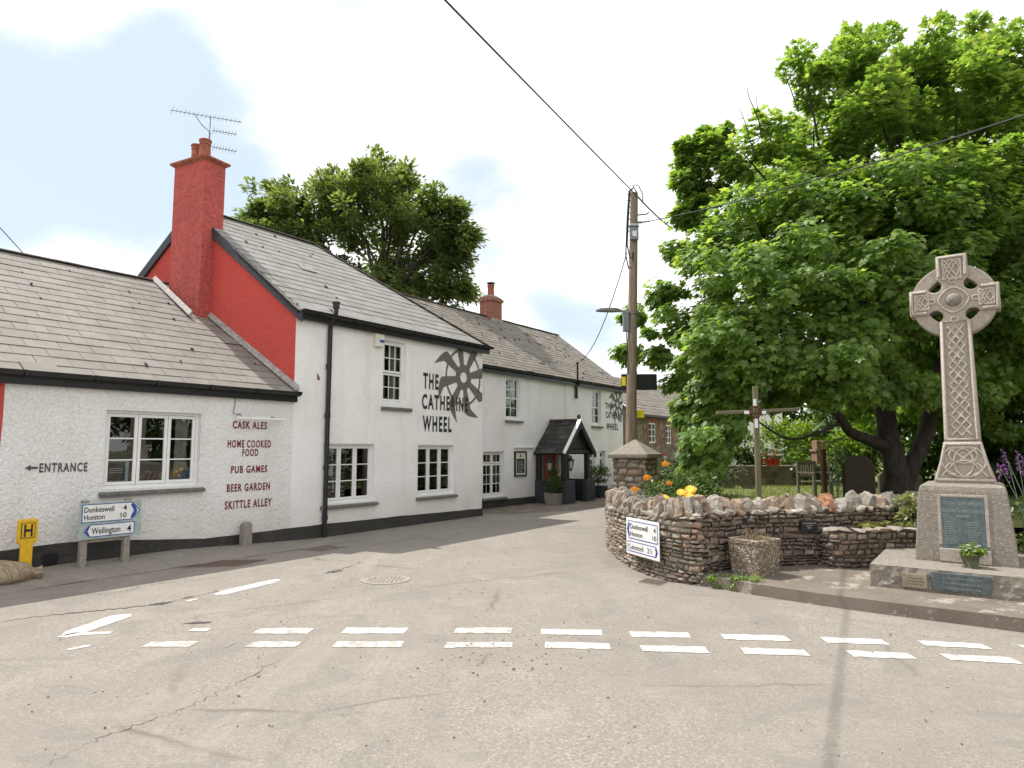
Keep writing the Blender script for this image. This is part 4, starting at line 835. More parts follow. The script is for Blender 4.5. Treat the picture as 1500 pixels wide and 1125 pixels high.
# sandbag
P = W(uz(16, 830, .52)[0], .52, .03); t = thing('sandbag', P, 'tied brown sandbag slumped on the road edge below the yellow marker', 'sandbag')
m = MB(); n_, k_ = 22, 26; vs = []; D = (A*.9+NV*.25).normalized(); SD = Vector((-D.y, D.x, 0))
for i in range(n_+1):
    s = i/n_; x = -.52+.86*s; prof = (math.sin(math.pi*min(1, s*.98+.02))**.5)*(1-.18*s)*.205 if s < .84 else .07
    if s > .84: prof = max(.062, .16-.098*((s-.8)/.08)) if s < .90 else .062+.055*(s-.90)/.10*(1+.3*math.sin(s*90))*.5
    for j in range(k_):
        a = 2*math.pi*j/k_; r = prof*(1+.07*math.sin(a*5+s*6)*(.3+s)+.10*math.sin(a*9+1)*max(0, s-.5)); zc = .15-.03*s-.10*max(0, s-.8)
        p = P+D*x+SD*(math.cos(a)*r*1.25+.05*s)+UP*max(.0, zc+math.sin(a)*r*.95+.008*mnoise.noise(Vector((x*9, a*2, 3)))); vs.append(p)
m.add(vs, [(i*k_+j, i*k_+(j+1) % k_, (i+1)*k_+(j+1) % k_, (i+1)*k_+j) for i in range(n_) for j in range(k_)]+[tuple(range(k_-1, -1, -1))]+[tuple(n_*k_+j for j in range(k_))], 0, True); m.build('sack', 'sandbag_cloth', t)
m = MB(); i = int(n_*.9); m.tube([vs[i*k_+j] for j in range(k_)]+[vs[i*k_]], .008, 5); m.build('tie', 'dry_stem', t)
# short stone post
u, z = uz(360, 800, .2); zt = uz(360, 764, .2)[1]; t_ = MB(); rn = random.Random(4)
t_.prism([(u-.085, -.1), (u+.085, -.1), (u+.08, zt-.06), (u+.05, zt-.01), (u, zt), (u-.05, zt-.01), (u-.08, zt-.06)], .27, lambda x, y, z: W(x, z, y), 0, .11)
tag(t_.build('stone_post', 'concrete_post', None, .02), 'short round topped stone post at the foot of the pub wall', 'bollard')
m = MB(); ua, ub = uz(64, 800, .02)[0], uz(86, 800, .02)[0]
for i in range(8): m.box((ua+(ub-ua)*i/8, .024, .12), (ua+(ub-ua)*(i+.6)/8, .034, .30), W)
for j in range(4): m.box((ua, .022, .13+j*.045), (ub, .030, .142+j*.045), W)
m.build('air_vent', 'black_iron', pub)
# ironwork in the road
simple('road_iron', (.17, .125, .10), .8, .3, 30)
def grate(label, quad, nb, frame_w=.03, mat='road_iron'):
    q = [gnd(*p, .003) for p in quad]; c = (q[0]+q[1]+q[2]+q[3])/4; t = thing('drain_grate', c, label, 'drain cover'); m = MB()
    lp = lambda x, y: q[0].lerp(q[1], x).lerp(q[3].lerp(q[2], x), y)
    for i in range(nb):
        x = (i+.2)/nb; w = .42/nb; a, b, c_, d = lp(x, .06), lp(x+w, .06), lp(x+w, .94), lp(x, .94); m.hexa([a, b, c_, d, a+UP*.008, b+UP*.008, c_+UP*.008, d+UP*.008])
    m.build('bars', mat, t); m = MB(); m.add([p+UP*.001 for p in q], [(0, 1, 2, 3)]); m.build('pit', 'concrete_post', t)
grate('long rusty drain grate in the road before the pub', ((262, 833), (345, 830), (395, 819.5), (330, 820)), 15)
grate('drain grate in the gutter at the foot of the curved stone wall', ((934, 853), (966, 858), (980, 852), (948, 847)), 10)
P = gnd(565, 849); t = thing('manhole_cover', P, 'round iron manhole cover set in the road', 'manhole cover'); F = frame(P, (1, 0, 0), (0, 1, 0), UP); m = MB(); m.lathe([(.34, -.01), (.34, .008), (.31, .010), (.31, .006), (.30, .006)], F, 40, 0, False)
for i in range(-5, 6):
    for j in range(-5, 6):
        if math.hypot(i, j) < 5: m.box((i*.055-.017, j*.055-.017, .005), (i*.055+.017, j*.055+.017, .010), F)
m.build('lid', 'concrete_post', t)
q = [gnd(*p, .004) for p in ((428, 804), (470, 807), (508, 801), (468, 797.5))]; m = MB(); m.add(q, [(0, 1, 2, 3)]); m.add([p.lerp((q[0]+q[2])/2, -.04)-UP*.001 for p in q], [(0, 1, 2, 3)], 1); tag(m.build('access_cover', ['pavement_concrete', 'tarmac_dark']), 'flat square concrete access cover in the road below the downpipe', 'access cover')
# dirt and tarmac banked up against the pub wall
m = MB(); vs = []; K = 40
for i in range(K+1):
    u = -9+9.2*i/K; h = .12*min(1, max(0, (-.2-u)/2.6)); wd = .95
    for n_, f in ((0, 1), (.28, .92), (.6, .55), (wd, 0)): vs.append(W(u, n_, .005+h*f+.012*h/.12*mnoise.noise(Vector((u*3, n_*4, 1)))))
m.add(vs, [(4*i+j, 4*i+j+1, 4*i+5+j, 4*i+4+j) for i in range(K) for j in range(3)], 0, True); tag(m.build('verge', 'asphalt'), kind='structure')
m = MB(); rn = random.Random(19)
for i in range(240):
    u = rn.choice((rn.uniform(-5.5, 5), rn.gauss(-3.7, .5), rn.gauss(-2.3, .45))); n_ = .03+abs(rn.gauss(0, .10)); h = .12*min(1, max(0, (-.2-u)/2.6)); m.rock(frame(W(u, n_, h*.95), A, NV, UP), rn.uniform(.01, .045), rn.uniform(.01, .03), rn.uniform(.006, .016), rn, 8, rn.choice((0, 0, 1, 2)))
tag(m.build('wall_foot_litter', ['dry_stem', 'rust', 'coping_stone']), 'dead leaves and bits of stone along the foot of the pub wall', 'litter', kind='stuff')
# paved apron in front of the rear range
m = MB(); m.add([W(5.32, -.95, .006), W(6.0, .35, .006), W(8.0, 1.25, .006), W(11.5, 1.7, .006), W(17, 1.5, .006), W(17, NB, .006), W(5.32, NB, .006)], [tuple(range(7))]); tag(m.build('forecourt', 'pavement_concrete'), kind='structure')

# ---------------------------------------------------------------- foliage
MAPLE = np.array([(0, 0), (.22, -.10), (.48, .05), (.30, .22), (.62, .50), (.24, .55), (0, 1.0), (-.24, .55), (-.62, .50), (-.30, .22), (-.48, .05), (-.22, -.10)]); MAPLE_F = [[0, 1, 2, 3, 4, 5, 6], [0, 6, 7, 8, 9, 10, 11]]
OVAL = np.array([(0, 0), (.26, .3), (.2, .72), (0, 1.0), (-.2, .72), (-.26, .3)]); OVAL_F = [[0, 1, 2, 3], [0, 3, 4, 5]]
def leaf_mesh(name, P, D, Nn, S, mat, parent=None, tmpl='maple', fold=.28):
    pts, fc = (MAPLE, MAPLE_F) if tmpl == 'maple' else (OVAL, OVAL_F); m = len(P); k = len(pts)
    D = D/np.linalg.norm(D, axis=1, keepdims=True); Nn = Nn-(Nn*D).sum(1, keepdims=True)*D; Nn /= np.linalg.norm(Nn, axis=1, keepdims=True)+1e-9; X = np.cross(D, Nn)
    zz = -fold*np.abs(pts[:, 0])-.18*pts[:, 1]**2
    V = P[:, None]+S[:, None, None]*(X[:, None]*pts[None, :, 0:1]+D[:, None]*pts[None, :, 1:2]+Nn[:, None]*zz[None, :, None]); V = V.reshape(-1, 3)
    loops = []; tot = []; base = np.arange(m)*k
    fl = np.array(sum(fc, [])); L = (base[:, None]+fl[None]).ravel(); tt = np.tile([len(f) for f in fc], m); st = np.concatenate([[0], np.cumsum(tt)[:-1]])
    return npmesh(name, V, st, tt, L, mat, parent)
def unit(n): v = rng.normal(size=(n, 3)); return v/np.linalg.norm(v, axis=1, keepdims=True)
def crown(name, C, Rd, per, size, mat, parent=None, tmpl='maple', center=None, droop=.5, spread=1.0, flat=.65):
    # leaves gathered in sprays around cluster centres
    C = np.asarray(C, float); n = len(C)*per; idx = np.repeat(np.arange(len(C)), per); u = unit(n); r = rng.random((n, 1))**.45
    rad = np.asarray(Rd, float)[idx][:, None]*spread; off = u*r*rad; off[:, 2] *= flat; P = C[idx]+off
    out = off/(np.linalg.norm(off, axis=1, keepdims=True)+1e-6)
    if center is not None:
        o2 = P-np.asarray(center); o2 /= np.linalg.norm(o2, axis=1, keepdims=True); out = out*.6+o2*.8
    D = out+unit(n)*.55; D[:, 2] -= droop; Nn = out*.55+unit(n)*.5+np.array([0, 0, .95]); S = size*rng.uniform(.55, 1.4, n)
    return leaf_mesh(name, P, D, Nn, S, mat, parent, tmpl)
def limb(m, pts, r0, r1, wob=.06, n=10, seed=0):
    P = [Vector(p) for p in pts]; out = []; k = 8
    for i in range(len(P)-1):
        for j in range(k):
            t = j/k; p0, p1, p2, p3 = P[max(i-1, 0)], P[i], P[i+1], P[min(i+2, len(P)-1)]
            out.append(.5*((2*p1)+(p2-p0)*t+(2*p0-5*p1+4*p2-p3)*t*t+(3*p1-p0-3*p2+p3)*t**3))
    out.append(P[-1]); K = len(out)
    out = [p+Vector((mnoise.noise(p*1.3+Vector((seed, 0, 0))), mnoise.noise(p*1.3+Vector((0, seed, 7))), 0))*wob for p in out]
    m.tube(out, [r0+(r1-r0)*(i/(K-1))**.8 for i in range(K)], n); return out

# ---------------------------------------------------------------- curved rubble wall round the churchyard
def spline(P, k=14):
    out = []; P = [Vector((*p, 0)) if len(p) == 2 else Vector(p) for p in P]
    for i in range(len(P)-1):
        for j in range(k):
            t = j/k; p0, p1, p2, p3 = P[max(i-1, 0)], P[i], P[i+1], P[min(i+2, len(P)-1)]
            out.append(.5*((2*p1)+(p2-p0)*t+(2*p0-5*p1+4*p2-p3)*t*t+(3*p1-p0-3*p2+p3)*t**3))
    return out+[P[-1]]
class Path:
    def __init__(s, pts):
        s.p = pts; s.d = [0]
        for a, b in zip(pts[:-1], pts[1:]): s.d.append(s.d[-1]+(b-a).length)
        s.L = s.d[-1]
    def at(s, x):
        x = min(max(x, 0), s.L-1e-6); i = max(0, int(np.searchsorted(s.d, x, 'right'))-1); i = min(i, len(s.p)-2)
        a, b = s.p[i], s.p[i+1]; t = (x-s.d[i])/max(1e-9, s.d[i+1]-s.d[i]); d = (b-a).normalized(); return a.lerp(b, t), d, Vector((d.y, -d.x, 0))
def rubble_wall(path, top, mat, seed, thick=.4, zb=-.05, hrange=(.03, .10), lrange=(.05, .20)):
    rn = random.Random(seed); m = MB(); z = zb
    maxtop = max(top(s) for s in (0, path.L/2, path.L))
    while z < maxtop:
        h = rn.uniform(*hrange); x = rn.uniform(-.1, 0)
        while x < path.L:
            l = rn.uniform(*lrange); hh = h*rn.uniform(.8, 1.1); g = .007
            if z+hh*.6 < top(x) and x+l < path.L+.05:
                a, b = x+g, x+l-g; c = [(a, z+g*.6), (b, z+g*.6), (b, min(z+hh-g*.6, top(x))), (a, min(z+hh-g*.6, top(x)))]
                c = [(q[0]+rn.uniform(-.016, .016), min(top(x)+.01, q[1]+rn.uniform(-.012, .012)+.035*mnoise.noise(Vector((q[0]*1.6, q[1]*2.5, seed))))) for q in c]; bul = rn.uniform(.0, .028); NX, NY = 4, 3; vs = []
                tx, ty = rn.uniform(-.012, .012), rn.uniform(-.01, .01)
                for j in range(NY+1):
                    for i in range(NX+1):
                        fx, fy = i/NX, j/NY; sx = (c[0][0]*(1-fx)+c[1][0]*fx)*(1-fy)+(c[3][0]*(1-fx)+c[2][0]*fx)*fy; sz = (c[0][1]*(1-fx)+c[1][1]*fx)*(1-fy)+(c[3][1]*(1-fx)+c[2][1]*fx)*fy
                        edge = i in (0, NX) or j in (0, NY); P, d, nn = path.at(sx); o = (-.016+rn.uniform(-.006, .006) if edge else bul+rn.uniform(-.010, .010)+tx*(fx-.5)*2+ty*(fy-.5)*2); vs.append(P+nn*o+UP*sz)
                m.add(vs, [(j*(NX+1)+i, j*(NX+1)+i+1, (j+1)*(NX+1)+i+1, (j+1)*(NX+1)+i) for j in range(NY) for i in range(NX)], 0, False)
            x += l
        z += h
    return m
def core(path, top, thick, inset=.015, zb=-.1, cut=0.0):
    m = MB(); K = 60; vs = []
    for i in range(K+1):
        s = (path.L-cut)*i/K; P, d, nn = path.at(s); t = top(s); vs += [P-nn*inset+UP*zb, P-nn*inset+UP*t, P-nn*thick+UP*t, P-nn*thick+UP*zb]
    m.add(vs, [(4*i+j, 4*(i+1)+j, 4*(i+1)+(j+1) % 4, 4*i+(j+1) % 4) for i in range(K) for j in range(3)]+[(0, 1, 2, 3), (4*K+3, 4*K+2, 4*K+1, 4*K)]); return m
wp = spline([(3.0, 14.05), (2.25, 13.75), (1.88, 13.1), (1.74, 12.3), (1.70, 11.4), (1.74, 10.5), (1.87, 9.75), (2.06, 9.22), (2.36, 8.90), (2.47, 8.85), (2.53, 8.93)])
curve = Path(wp); str_ = Path(spline([(2.44, 8.90), (3.0, 9.22), (3.8, 9.52), (5.1, 9.86), (6.3, 10.15), (7.6, 10.4)]))
topc = lambda s: .70+.20*max(0, min(1, (s-1.0)/(curve.L-1.2)))
tops = lambda s: .90
wt = thing('rubble_wall', (2.4, 8.9, 0), 'curved grey brown rubble stone wall with jagged upright coping round the churchyard corner', 'stone wall')
rubble_wall(curve, topc, 'rubble_stone', 1).build('curved_stonework', 'rubble_stone', wt); core(curve, topc, .34, .03, -.1, .24).build('curved_core', 'mortar', wt)
rubble_wall(str_, tops, 'rubble_stone_shaded', 2).build('straight_stonework', 'rubble_stone_shaded', wt); core(str_, tops, .36, .04).build('straight_core', 'mortar_shaded', wt)
def cope(m, T, w, dp, h, rn):                           # one upright coping stone: split slab with a ragged top
    import bmesh
    bm = bmesh.new(); tw, td = rn.uniform(.35, .9), rn.uniform(.45, .95); sk, sd = rn.uniform(-.3, .3), rn.uniform(-.2, .2)
    for z, kx, ky in ((0, 1, 1), (.45, rn.uniform(.9, 1.1), rn.uniform(.92, 1.05)), (.8, (1+tw)/2, (1+td)/2), (1, tw*.8, td*.8)):
        for sx in (-1, 1):
            for sy in (-1, 1): bm.verts.new(((sx*kx*rn.uniform(.8, 1.1)+sk*z)*w/2, (sy*ky*rn.uniform(.85, 1.05)+sd*z)*dp/2, h*min(1.05, z+(rn.uniform(-.16, .06) if z > 0 else 0))))
    r = bmesh.ops.convex_hull(bm, input=bm.verts); bmesh.ops.delete(bm, geom=list({g for g in r['geom_interior']+r['geom_unused'] if isinstance(g, bmesh.types.BMVert)}), context='VERTS')
    bmesh.ops.subdivide_edges(bm, edges=bm.edges, cuts=2, use_grid_fill=True, smooth=.0); o = rn.uniform(0, 50)
    for v in bm.verts: n_ = mnoise.noise_vector(v.co*16+Vector((o, 0, 0)))+.6*mnoise.noise_vector(v.co*38+Vector((o, 3, 0))); v.co += n_*.017
    bm.verts.index_update(); m.add([T(*v.co) for v in bm.verts], [[v.index for v in f.verts] for f in bm.faces], 0); bm.free()
rn = random.Random(21); cs = 0
for path, top, s0 in ((curve, topc, .45), (str_, tops, .1)):
    s = s0
    while s < path.L-.1:
        P, d, nn = path.at(s); w = rn.uniform(.05, .115); h = rn.uniform(.20, .33)
        h *= 1.0 if path is curve and s < path.L*.6 else .86
        if path is str_: w *= 1.25
        c = P-nn*rn.uniform(.12, .2)+UP*(top(s)-.02); q = Quaternion(d, rn.uniform(-.2, .2)) @ Quaternion(nn, rn.uniform(-.35, .35)); m = MB()
        ex, ey, ez = q @ d, q @ nn, q @ UP; cope(m, frame(c, ex, ey, ez), w, rn.uniform(.24, .34), h, rn); o = m.build('coping_stone', 'coping_stone', wt)
        if abs(P.x-4.65) < .09 and path is str_: o.data.materials[0] = MATS['orange_stone']; o['label'] = 'orange coping stone'
        s += w*rn.uniform(1.05, 1.3)+(rn.uniform(.03, .14) if path is str_ else .0)
for path, top in ((curve, topc), (str_, tops)):
    m = MB(); s = .2
    while s < path.L: P, d, nn = path.at(s); w = rn.uniform(.08, .18); m.rock(frame(P-nn*rn.uniform(.02, .12)+UP*(top(s)-.06), d, nn, UP), w, .2, rn.uniform(.07, .12), rn, 14); s += w*.9
    m.build('coping_bed', 'coping_stone', wt)
# low ledge wall with mossy top in front
lp_ = Path(spline([(4.42, 9.62), (4.50, 9.36), (5.1, 9.43), (5.75, 9.52), (6.6, 9.66)])); tl = lambda s: .63
t = thing('ledge_wall', (4.5, 9.4, 0), 'low rubble ledge with mossy top against the stone wall beside the memorial', 'stone ledge')
rubble_wall(lp_, tl, 'rubble_stone_shaded', 5, zb=.08).build('stonework', 'rubble_stone_shaded', t); core(lp_, tl, .5, zb=0).build('core', 'mortar_shaded', t)
m = MB(); s = .05
while s < lp_.L: P, d, nn = lp_.at(s); w = rn.uniform(.15, .34); m.rock(frame(P-nn*.10+UP*.60, d, nn, UP), w, .30, rn.uniform(.05, .08), rn, 16); s += w*.92
m.build('top_slabs', 'coping_stone', t)
m = MB()
for i in range(70): x = rn.uniform(.9, 1.95); P, d, nn = lp_.at(x); m.rock(frame(P-nn*rn.uniform(.18, .42)+UP*.62, d, nn, UP), rn.uniform(.08, .2), .12, rn.uniform(.05, .12), rn, 12)
m.build('moss_cushion', 'moss_green', t)
# gate pier with pyramid cap
PP = Vector((2.62, 14.15, 0)); t = thing('gate_pier', PP, 'square stone gate pier with pyramid cap at the end of the curved wall', 'gate pier'); hw = .36; q = Matrix.Rotation(R(-33), 3, 'Z')
F = lambda x, y, z: PP+q @ Vector((x, y, z)); ring = [F(-hw, hw, 0), F(-hw, -hw, 0), F(hw, -hw, 0), F(hw, hw, 0), F(-hw, hw, 0)]
ppath = []
for a, b in zip(ring[:-1], ring[1:]): ppath += [a.lerp(b, i/4) for i in range(4)]
ppath.append(ring[-1])
rubble_wall(Path(ppath), lambda s: 1.58, '', 8, hrange=(.09, .16), lrange=(.16, .36)).build('stonework', 'rubble_stone', t)
m = MB(); m.box((-hw+.01, -hw+.01, -.1), (hw-.01, hw-.01, 1.58), F); m.build('core', 'mortar', t)
m = MB(); e = .45; m.box((-e, -e, 1.57), (e, e, 1.67), F); m.add([F(-e+.03, -e+.03, 1.67), F(e-.03, -e+.03, 1.67), F(e-.03, e-.03, 1.67), F(-e+.03, e-.03, 1.67), F(0, 0, 1.98)], [(0, 1, 4), (1, 2, 4), (2, 3, 4), (3, 0, 4)]); m.build('cap', 'cap_stone', t, .03)
# road sign on the curved wall
cn = [at(917, 756, 9.9), at(966, 768.5, 9.05)]; P0 = gnd(940, 836); 
c, s_ = None, None
best = min((curve.at(x) for x in np.linspace(0, curve.L, 400)), key=lambda k: abs((750+970*k[0].x/k[0].y)-941.5) if k[0].y < 11 else 1e9)
c, d, nn = best; nn = (nn+d*.1).normalized(); d = Vector((-nn.y, nn.x, 0)); cs0 = c+nn*.085
def onp(px, py): r = camray(px, py); P = EYE+r*((cs0-EYE).dot(nn)/r.dot(nn)); return (P-cs0).dot(d), P.z
(xa, zt1), (xb, zt2), (xb2, zb2), (xa2, zb1) = onp(917, 756), onp(964, 767), onp(966, 823), onp(919, 810); x0, x1 = min(xa, xa2), max(xb, xb2); z1, z0 = (zt1+zt2)/2, (zb1+zb2)/2
t = thing('direction_sign', cs0+UP*z0, 'worn white road direction sign bolted to the curved stone wall', 'road sign'); T = lambda x, y, z: cs0+d*(x0+x)+UP*(z0+y)+nn*z; sw, sh = x1-x0, z1-z0
m = MB(); m.box((0, 0, -.012), (sw, sh, 0), T); m.build('board', 'sign_white', t, .004)
ym = sh*.40; m = MB(); flag(m, T, .03, sw-.03, ym+.015, sh-.04, -.045, .012, .003, 0); flag(m, T, .04, sw-.03, .04, ym-.02, .045, .012, .003, 0); m.build('panel', ['sign_blue', 'sign_white'], t)
m = MB(); chevron(m, T, .05, .115, ym+.05, sh-.075, False, .006); m.build('arrow', 'sign_blue', t); m = MB(); chevron(m, T, sw-.10, sw-.045, .06, ym-.045, True, .006); m.build('arrow', 'sign_blue', t)
m = MB(); hh = sh-.04-ym-.015; y2 = ym+.015
for a_ in (('Dunkeswell', T, .125, sw*.68, y2+hh*.56, y2+hh*.84, .006, .008), ('4', T, sw-.12, sw-.07, y2+hh*.56, y2+hh*.84, .006, .008), ('Honiton', T, .125, sw*.52, y2+hh*.16, y2+hh*.42, .006, .008), ('10', T, sw-.15, sw-.065, y2+hh*.16, y2+hh*.42, .006, .008), ('Culmstock', T, .065, sw*.56, ym*.36, ym*.70, .006, .004), ('2\u00bd', T, sw*.66, sw*.81, ym*.36, ym*.70, .006, .004)):
    m = MB(); text_geo(m, *a_); m.build('lettering', 'sign_black', t)
# small plaque on the straight wall
P, d, nn = min((str_.at(x) for x in np.linspace(0, str_.L, 400)), key=lambda k: abs((750+970*k[0].x/k[0].y)-1175)); zc = at(1175, 770, P.y).z; F = frame(P+nn*.06+UP*zc, d, UP, nn)
t = thing('wall_plaque', F(0, 0, 0), 'small black inscribed plaque on the straight stone wall', 'plaque'); m = MB(); m.box((-.135, -.075, -.05), (.135, .075, 0), F); m.build('slab', 'plaque_black', t, .003)
m = MB()
for r_, (w, y) in enumerate(((.105, .04), (.05, .008), (.03, -.025))):
    x = -w
    while x < w: l = rn.uniform(.012, .022); m.box((x, y-.008, .001), (x+l*.8, y+.008, .003), F); x += l+.005
m.build('inscription', 'lead', t)
# hexagonal planter
PC = Vector((3.22, 8.97, PZ)); t = thing('planter', PC, 'square tapered exposed aggregate concrete planter with dry stalks on the pavement', 'planter'); F = frame(PC, (1, 0, 0), (0, 1, 0), UP); rot = R(-90-12)
hx = lambda r, z: [F(r*math.cos(rot+k*math.pi/2), r*math.sin(rot+k*math.pi/2), z) for k in range(4)]
m = MB(); rs = [(.30, 0), (.335, .40), (.345, .41), (.345, .47), (.29, .47), (.28, .40)]; vs = sum((hx(*r) for r in rs), []); m.add(vs, [(4*i+j, 4*i+(j+1) % 4, 4*(i+1)+(j+1) % 4, 4*(i+1)+j) for i in range(5) for j in range(4)]); m.build('tub', 'exposed_aggregate', t, .014)
m = MB(); m.add(hx(.285, .42), [tuple(range(4))]); m.build('soil', 'earth', t)
m = MB()
for i in range(46):
    a, r = rn.uniform(0, 6.28), .18*math.sqrt(rn.random()); p = F(r*math.cos(a), r*math.sin(a), .42); h = rn.uniform(.06, .24); l = Vector((rn.uniform(-.06, .06), rn.uniform(-.06, .06), 0)); m.tube([p, p+UP*h*.6+l*.4, p+UP*h+l], [.004, .003, .001], 4)
m.build('stalks', 'dry_stem', t)
# weeds in the kerb
for i, (px, py, s) in enumerate(((1054, 857, .24), (1083, 861, .2), (1109, 864, .24))):
    p = gnd(px, py, .03); C = [p+Vector((rn.uniform(-s, s)*.5, rn.uniform(-.07, .03), rn.uniform(.0, .15))) for _ in range(12)]
    o = crown('kerb_weed', C, [.06]*12, 40, .035, 'bright_leaf', None, 'oval'); tag(o, ('left tuft of green weeds growing in the kerb face', 'small middle tuft of weeds in the kerb face', 'right taller tuft of weeds in the kerb face')[i], 'weed', 'weeds along the kerb')

# ---------------------------------------------------------------- war memorial
S0 = gnd(1276, 858, PZ); M1 = Vector((.811, -.585, 0)).normalized(); M2 = Vector((-M1.y, M1.x, 0))
def MP(x, y, z): return S0+M1*x+M2*y+UP*(z-PZ)          # x along the front, y back, z height
mem = thing('war_memorial', MP(.95, 1.1, PZ), 'tall carved granite celtic cross war memorial on a tapered plinth and step', 'memorial')
m = MB(); rn = random.Random(31)
def rough_box(m, x0, x1, y0, y1, z0, z1, amp, nx=30, nz=5):   # quarry-faced block
    pts = [(x0+(x1-x0)*i/nx, y0, 0) for i in range(nx)]+[(x1, y0+(y1-y0)*i/nx, 0) for i in range(nx)]+[(x1-(x1-x0)*i/nx, y1, 0) for i in range(nx)]+[(x0, y1-(y1-y0)*i/nx, 0) for i in range(nx)]
    K = len(pts); cx_, cy_ = (x0+x1)/2, (y0+y1)/2; vs = []
    for j in range(nz+1):
        z = z0+(z1-z0)*j/nz
        for (x, y, _) in pts:
            a = amp*(mnoise.noise(Vector((x*6, y*6, z*9)))+.6*mnoise.noise(Vector((x*17, y*17, z*19)))) if 0 < j < nz else amp*.35*mnoise.noise(Vector((x*9, y*9, 2)))
            dx = -1 if x == x0 else (1 if x == x1 else 0); dy = -1 if y == y0 else (1 if y == y1 else 0); vs.append(MP(x+dx*a, y+dy*a, z))
    m.add(vs, [(j*K+i, j*K+(i+1) % K, (j+1)*K+(i+1) % K, (j+1)*K+i) for j in range(nz) for i in range(K)]+[tuple(range(nz*K, nz*K+K))])
rough_box(m, 0, 1.95, 0, 2.05, PZ-.02, .39, .03); m.build('step', 'granite_rough', mem)
PC_, PY0 = .945, .68                                     # plinth centre, front
m = MB(); vs = []; lv = [(0, .39, 0), (.0, .42, 0), (.02, .7, .02), (.05, 1.05, .05), (.07, 1.26, .07), (.085, 1.31, .085), (.12, 1.335, .12), (.2, 1.345, .2)]
for e, z, f in lv:
    for sx, sy in ((-1, -1), (0, -1), (1, -1), (1, 0), (1, 1), (0, 1), (-1, 1), (-1, 0)): vs.append(MP(PC_+sx*(.525-e), 1.22+sy*(.54-f), z))
m.add(vs, [(8*i+j, 8*i+(j+1) % 8, 8*(i+1)+(j+1) % 8, 8*(i+1)+j) for i in range(len(lv)-1) for j in range(8)]+[tuple(range(8*len(lv)-8, 8*len(lv)))]); m.build('plinth', 'granite_rough', mem, .015)
# tilted front face helper: y of plinth front at height z
pf = lambda z: 1.22-.54+(.05*(z-.42)/(1.05-.42) if z > .42 else 0)
FT = lambda x, z, d: MP(PC_+x, pf(z)-d, z)
m = MB()
for a, b, c, d in ((-.26, -.225, .60, 1.215), (.225, .26, .60, 1.215), (-.225, .225, 1.185, 1.215)): m.hexa([FT(a, c, -.03), FT(b, c, -.03), FT(b, c, .012), FT(a, c, .012), FT(a, d, -.03), FT(b, d, -.03), FT(b, d, .012), FT(a, d, .012)])
m.hexa([FT(-.26, .40, -.03), FT(.26, .40, -.03), FT(.26, .40, .035), FT(-.26, .40, .035), FT(-.26, .56, -.03), FT(.26, .56, -.03), FT(.26, .56, .035), FT(-.26, .56, .035)]); m.build('plaque_surround', 'granite', mem, .006)
m = MB(); m.hexa([FT(-.235, .56, -.03), FT(.235, .56, -.03), FT(.235, .56, .006), FT(-.235, .56, .006), FT(-.235, 1.19, -.03), FT(.235, 1.19, -.03), FT(.235, 1.19, .006), FT(-.235, 1.19, .006)]); pq = m.build('plaque', 'bronze', mem)
m = MB(); TT = lambda x, y, z: FT(x, y, z)
text_geo(m, 'TO THE GLORY OF GOD', TT, -.19, .19, 1.09, 1.13, .009, .03); text_geo(m, 'AND IN', TT, -.035, .035, 1.055, 1.072, .009, .02); text_geo(m, 'GRATEFUL & AFFECTIONATE', TT, -.215, .215, 1.0, 1.037, .009, .03); text_geo(m, 'MEMORY', TT, -.065, .075, .935, .975, .009, .03)
for col in (-.195, .04):
    for r_ in range(10):
        x = col; w = rn.uniform(.09, .125); y = .875-r_*.0285
        while x < col+w: l = rn.uniform(.006, .016); m.box((x, y, .0065), (x+l, y+.015, .009), TT); x += l+.004
m.build('inscription', 'bronze_light', pq)
# plates on the step
SF = lambda x, y, z: MP(x, -z, y)
for a, b, c, d, mt, im in ((.335, .585, .165, .325, 'brass', 'brass_dark'), (.625, 1.19, .165, .365, 'bronze', 'bronze_light')):
    m = MB(); m.box((a, c, -.02), (b, d, .03), SF); p_ = m.build('step_plate', mt, mem, .003); m = MB()
    for y in (np.linspace(c+.04, d-.05, 3)):
        x = a+(b-a)*.2
        while x < b-(b-a)*.2: l = rn.uniform(.012, .03); m.box((x, y-.007, .031), (x+l, y+.007, .0325), SF); x += l+.008
    m.build('inscription', im, p_)
# cross: flared foot, tapering shaft, arms, ring
YF, TK = .98, .30                                        # front face, thickness
XC0, XC1 = .985, .972                                    # axis at the foot and at the head
def CS(x, y, z): return MP(.98+x, YF-y, z)               # y = out of the front face
zA0, zF, zC, zT = 1.33, 1.87, 3.70, 4.30
m = MB()
def slab(m, o, back=-TK, front=0.0): m.prism(o, front, lambda x, y, z: CS(x, z, y), 0, back)
slab(m, [(-.325, zA0), (.325, zA0), (.325, zA0+.05), (.255, zA0+.28), (.205, zF-.02), (.205, zF), (-.205, zF), (-.205, zF-.02), (-.255, zA0+.28), (-.325, zA0+.05)], -TK-.06, .05)
def pit_arc(cx, cz, a0, a1, n=14): return [(cx+.085*math.cos(R(a0+(a1-a0)*i/n)), cz+.085*math.sin(R(a0+(a1-a0)*i/n))) for i in range(n+1)]
slab(m, [(-.195, zF), (.195, zF)]+pit_arc(.2, zC-.2, 250.7, 19.3)+[(.49, zC-.172), (.49, zC+.172)]+pit_arc(.2, zC+.2, 340.7, 109.3)+[(.172, zT), (-.172, zT)]+pit_arc(-.2, zC+.2, 70.7, -160.7)+[(-.49, zC+.172), (-.49, zC-.172)]+pit_arc(-.2, zC-.2, 160.7, -70.7))
K = 48                                                   # ring between the arms
ri, ro = .315, .475; vs = []
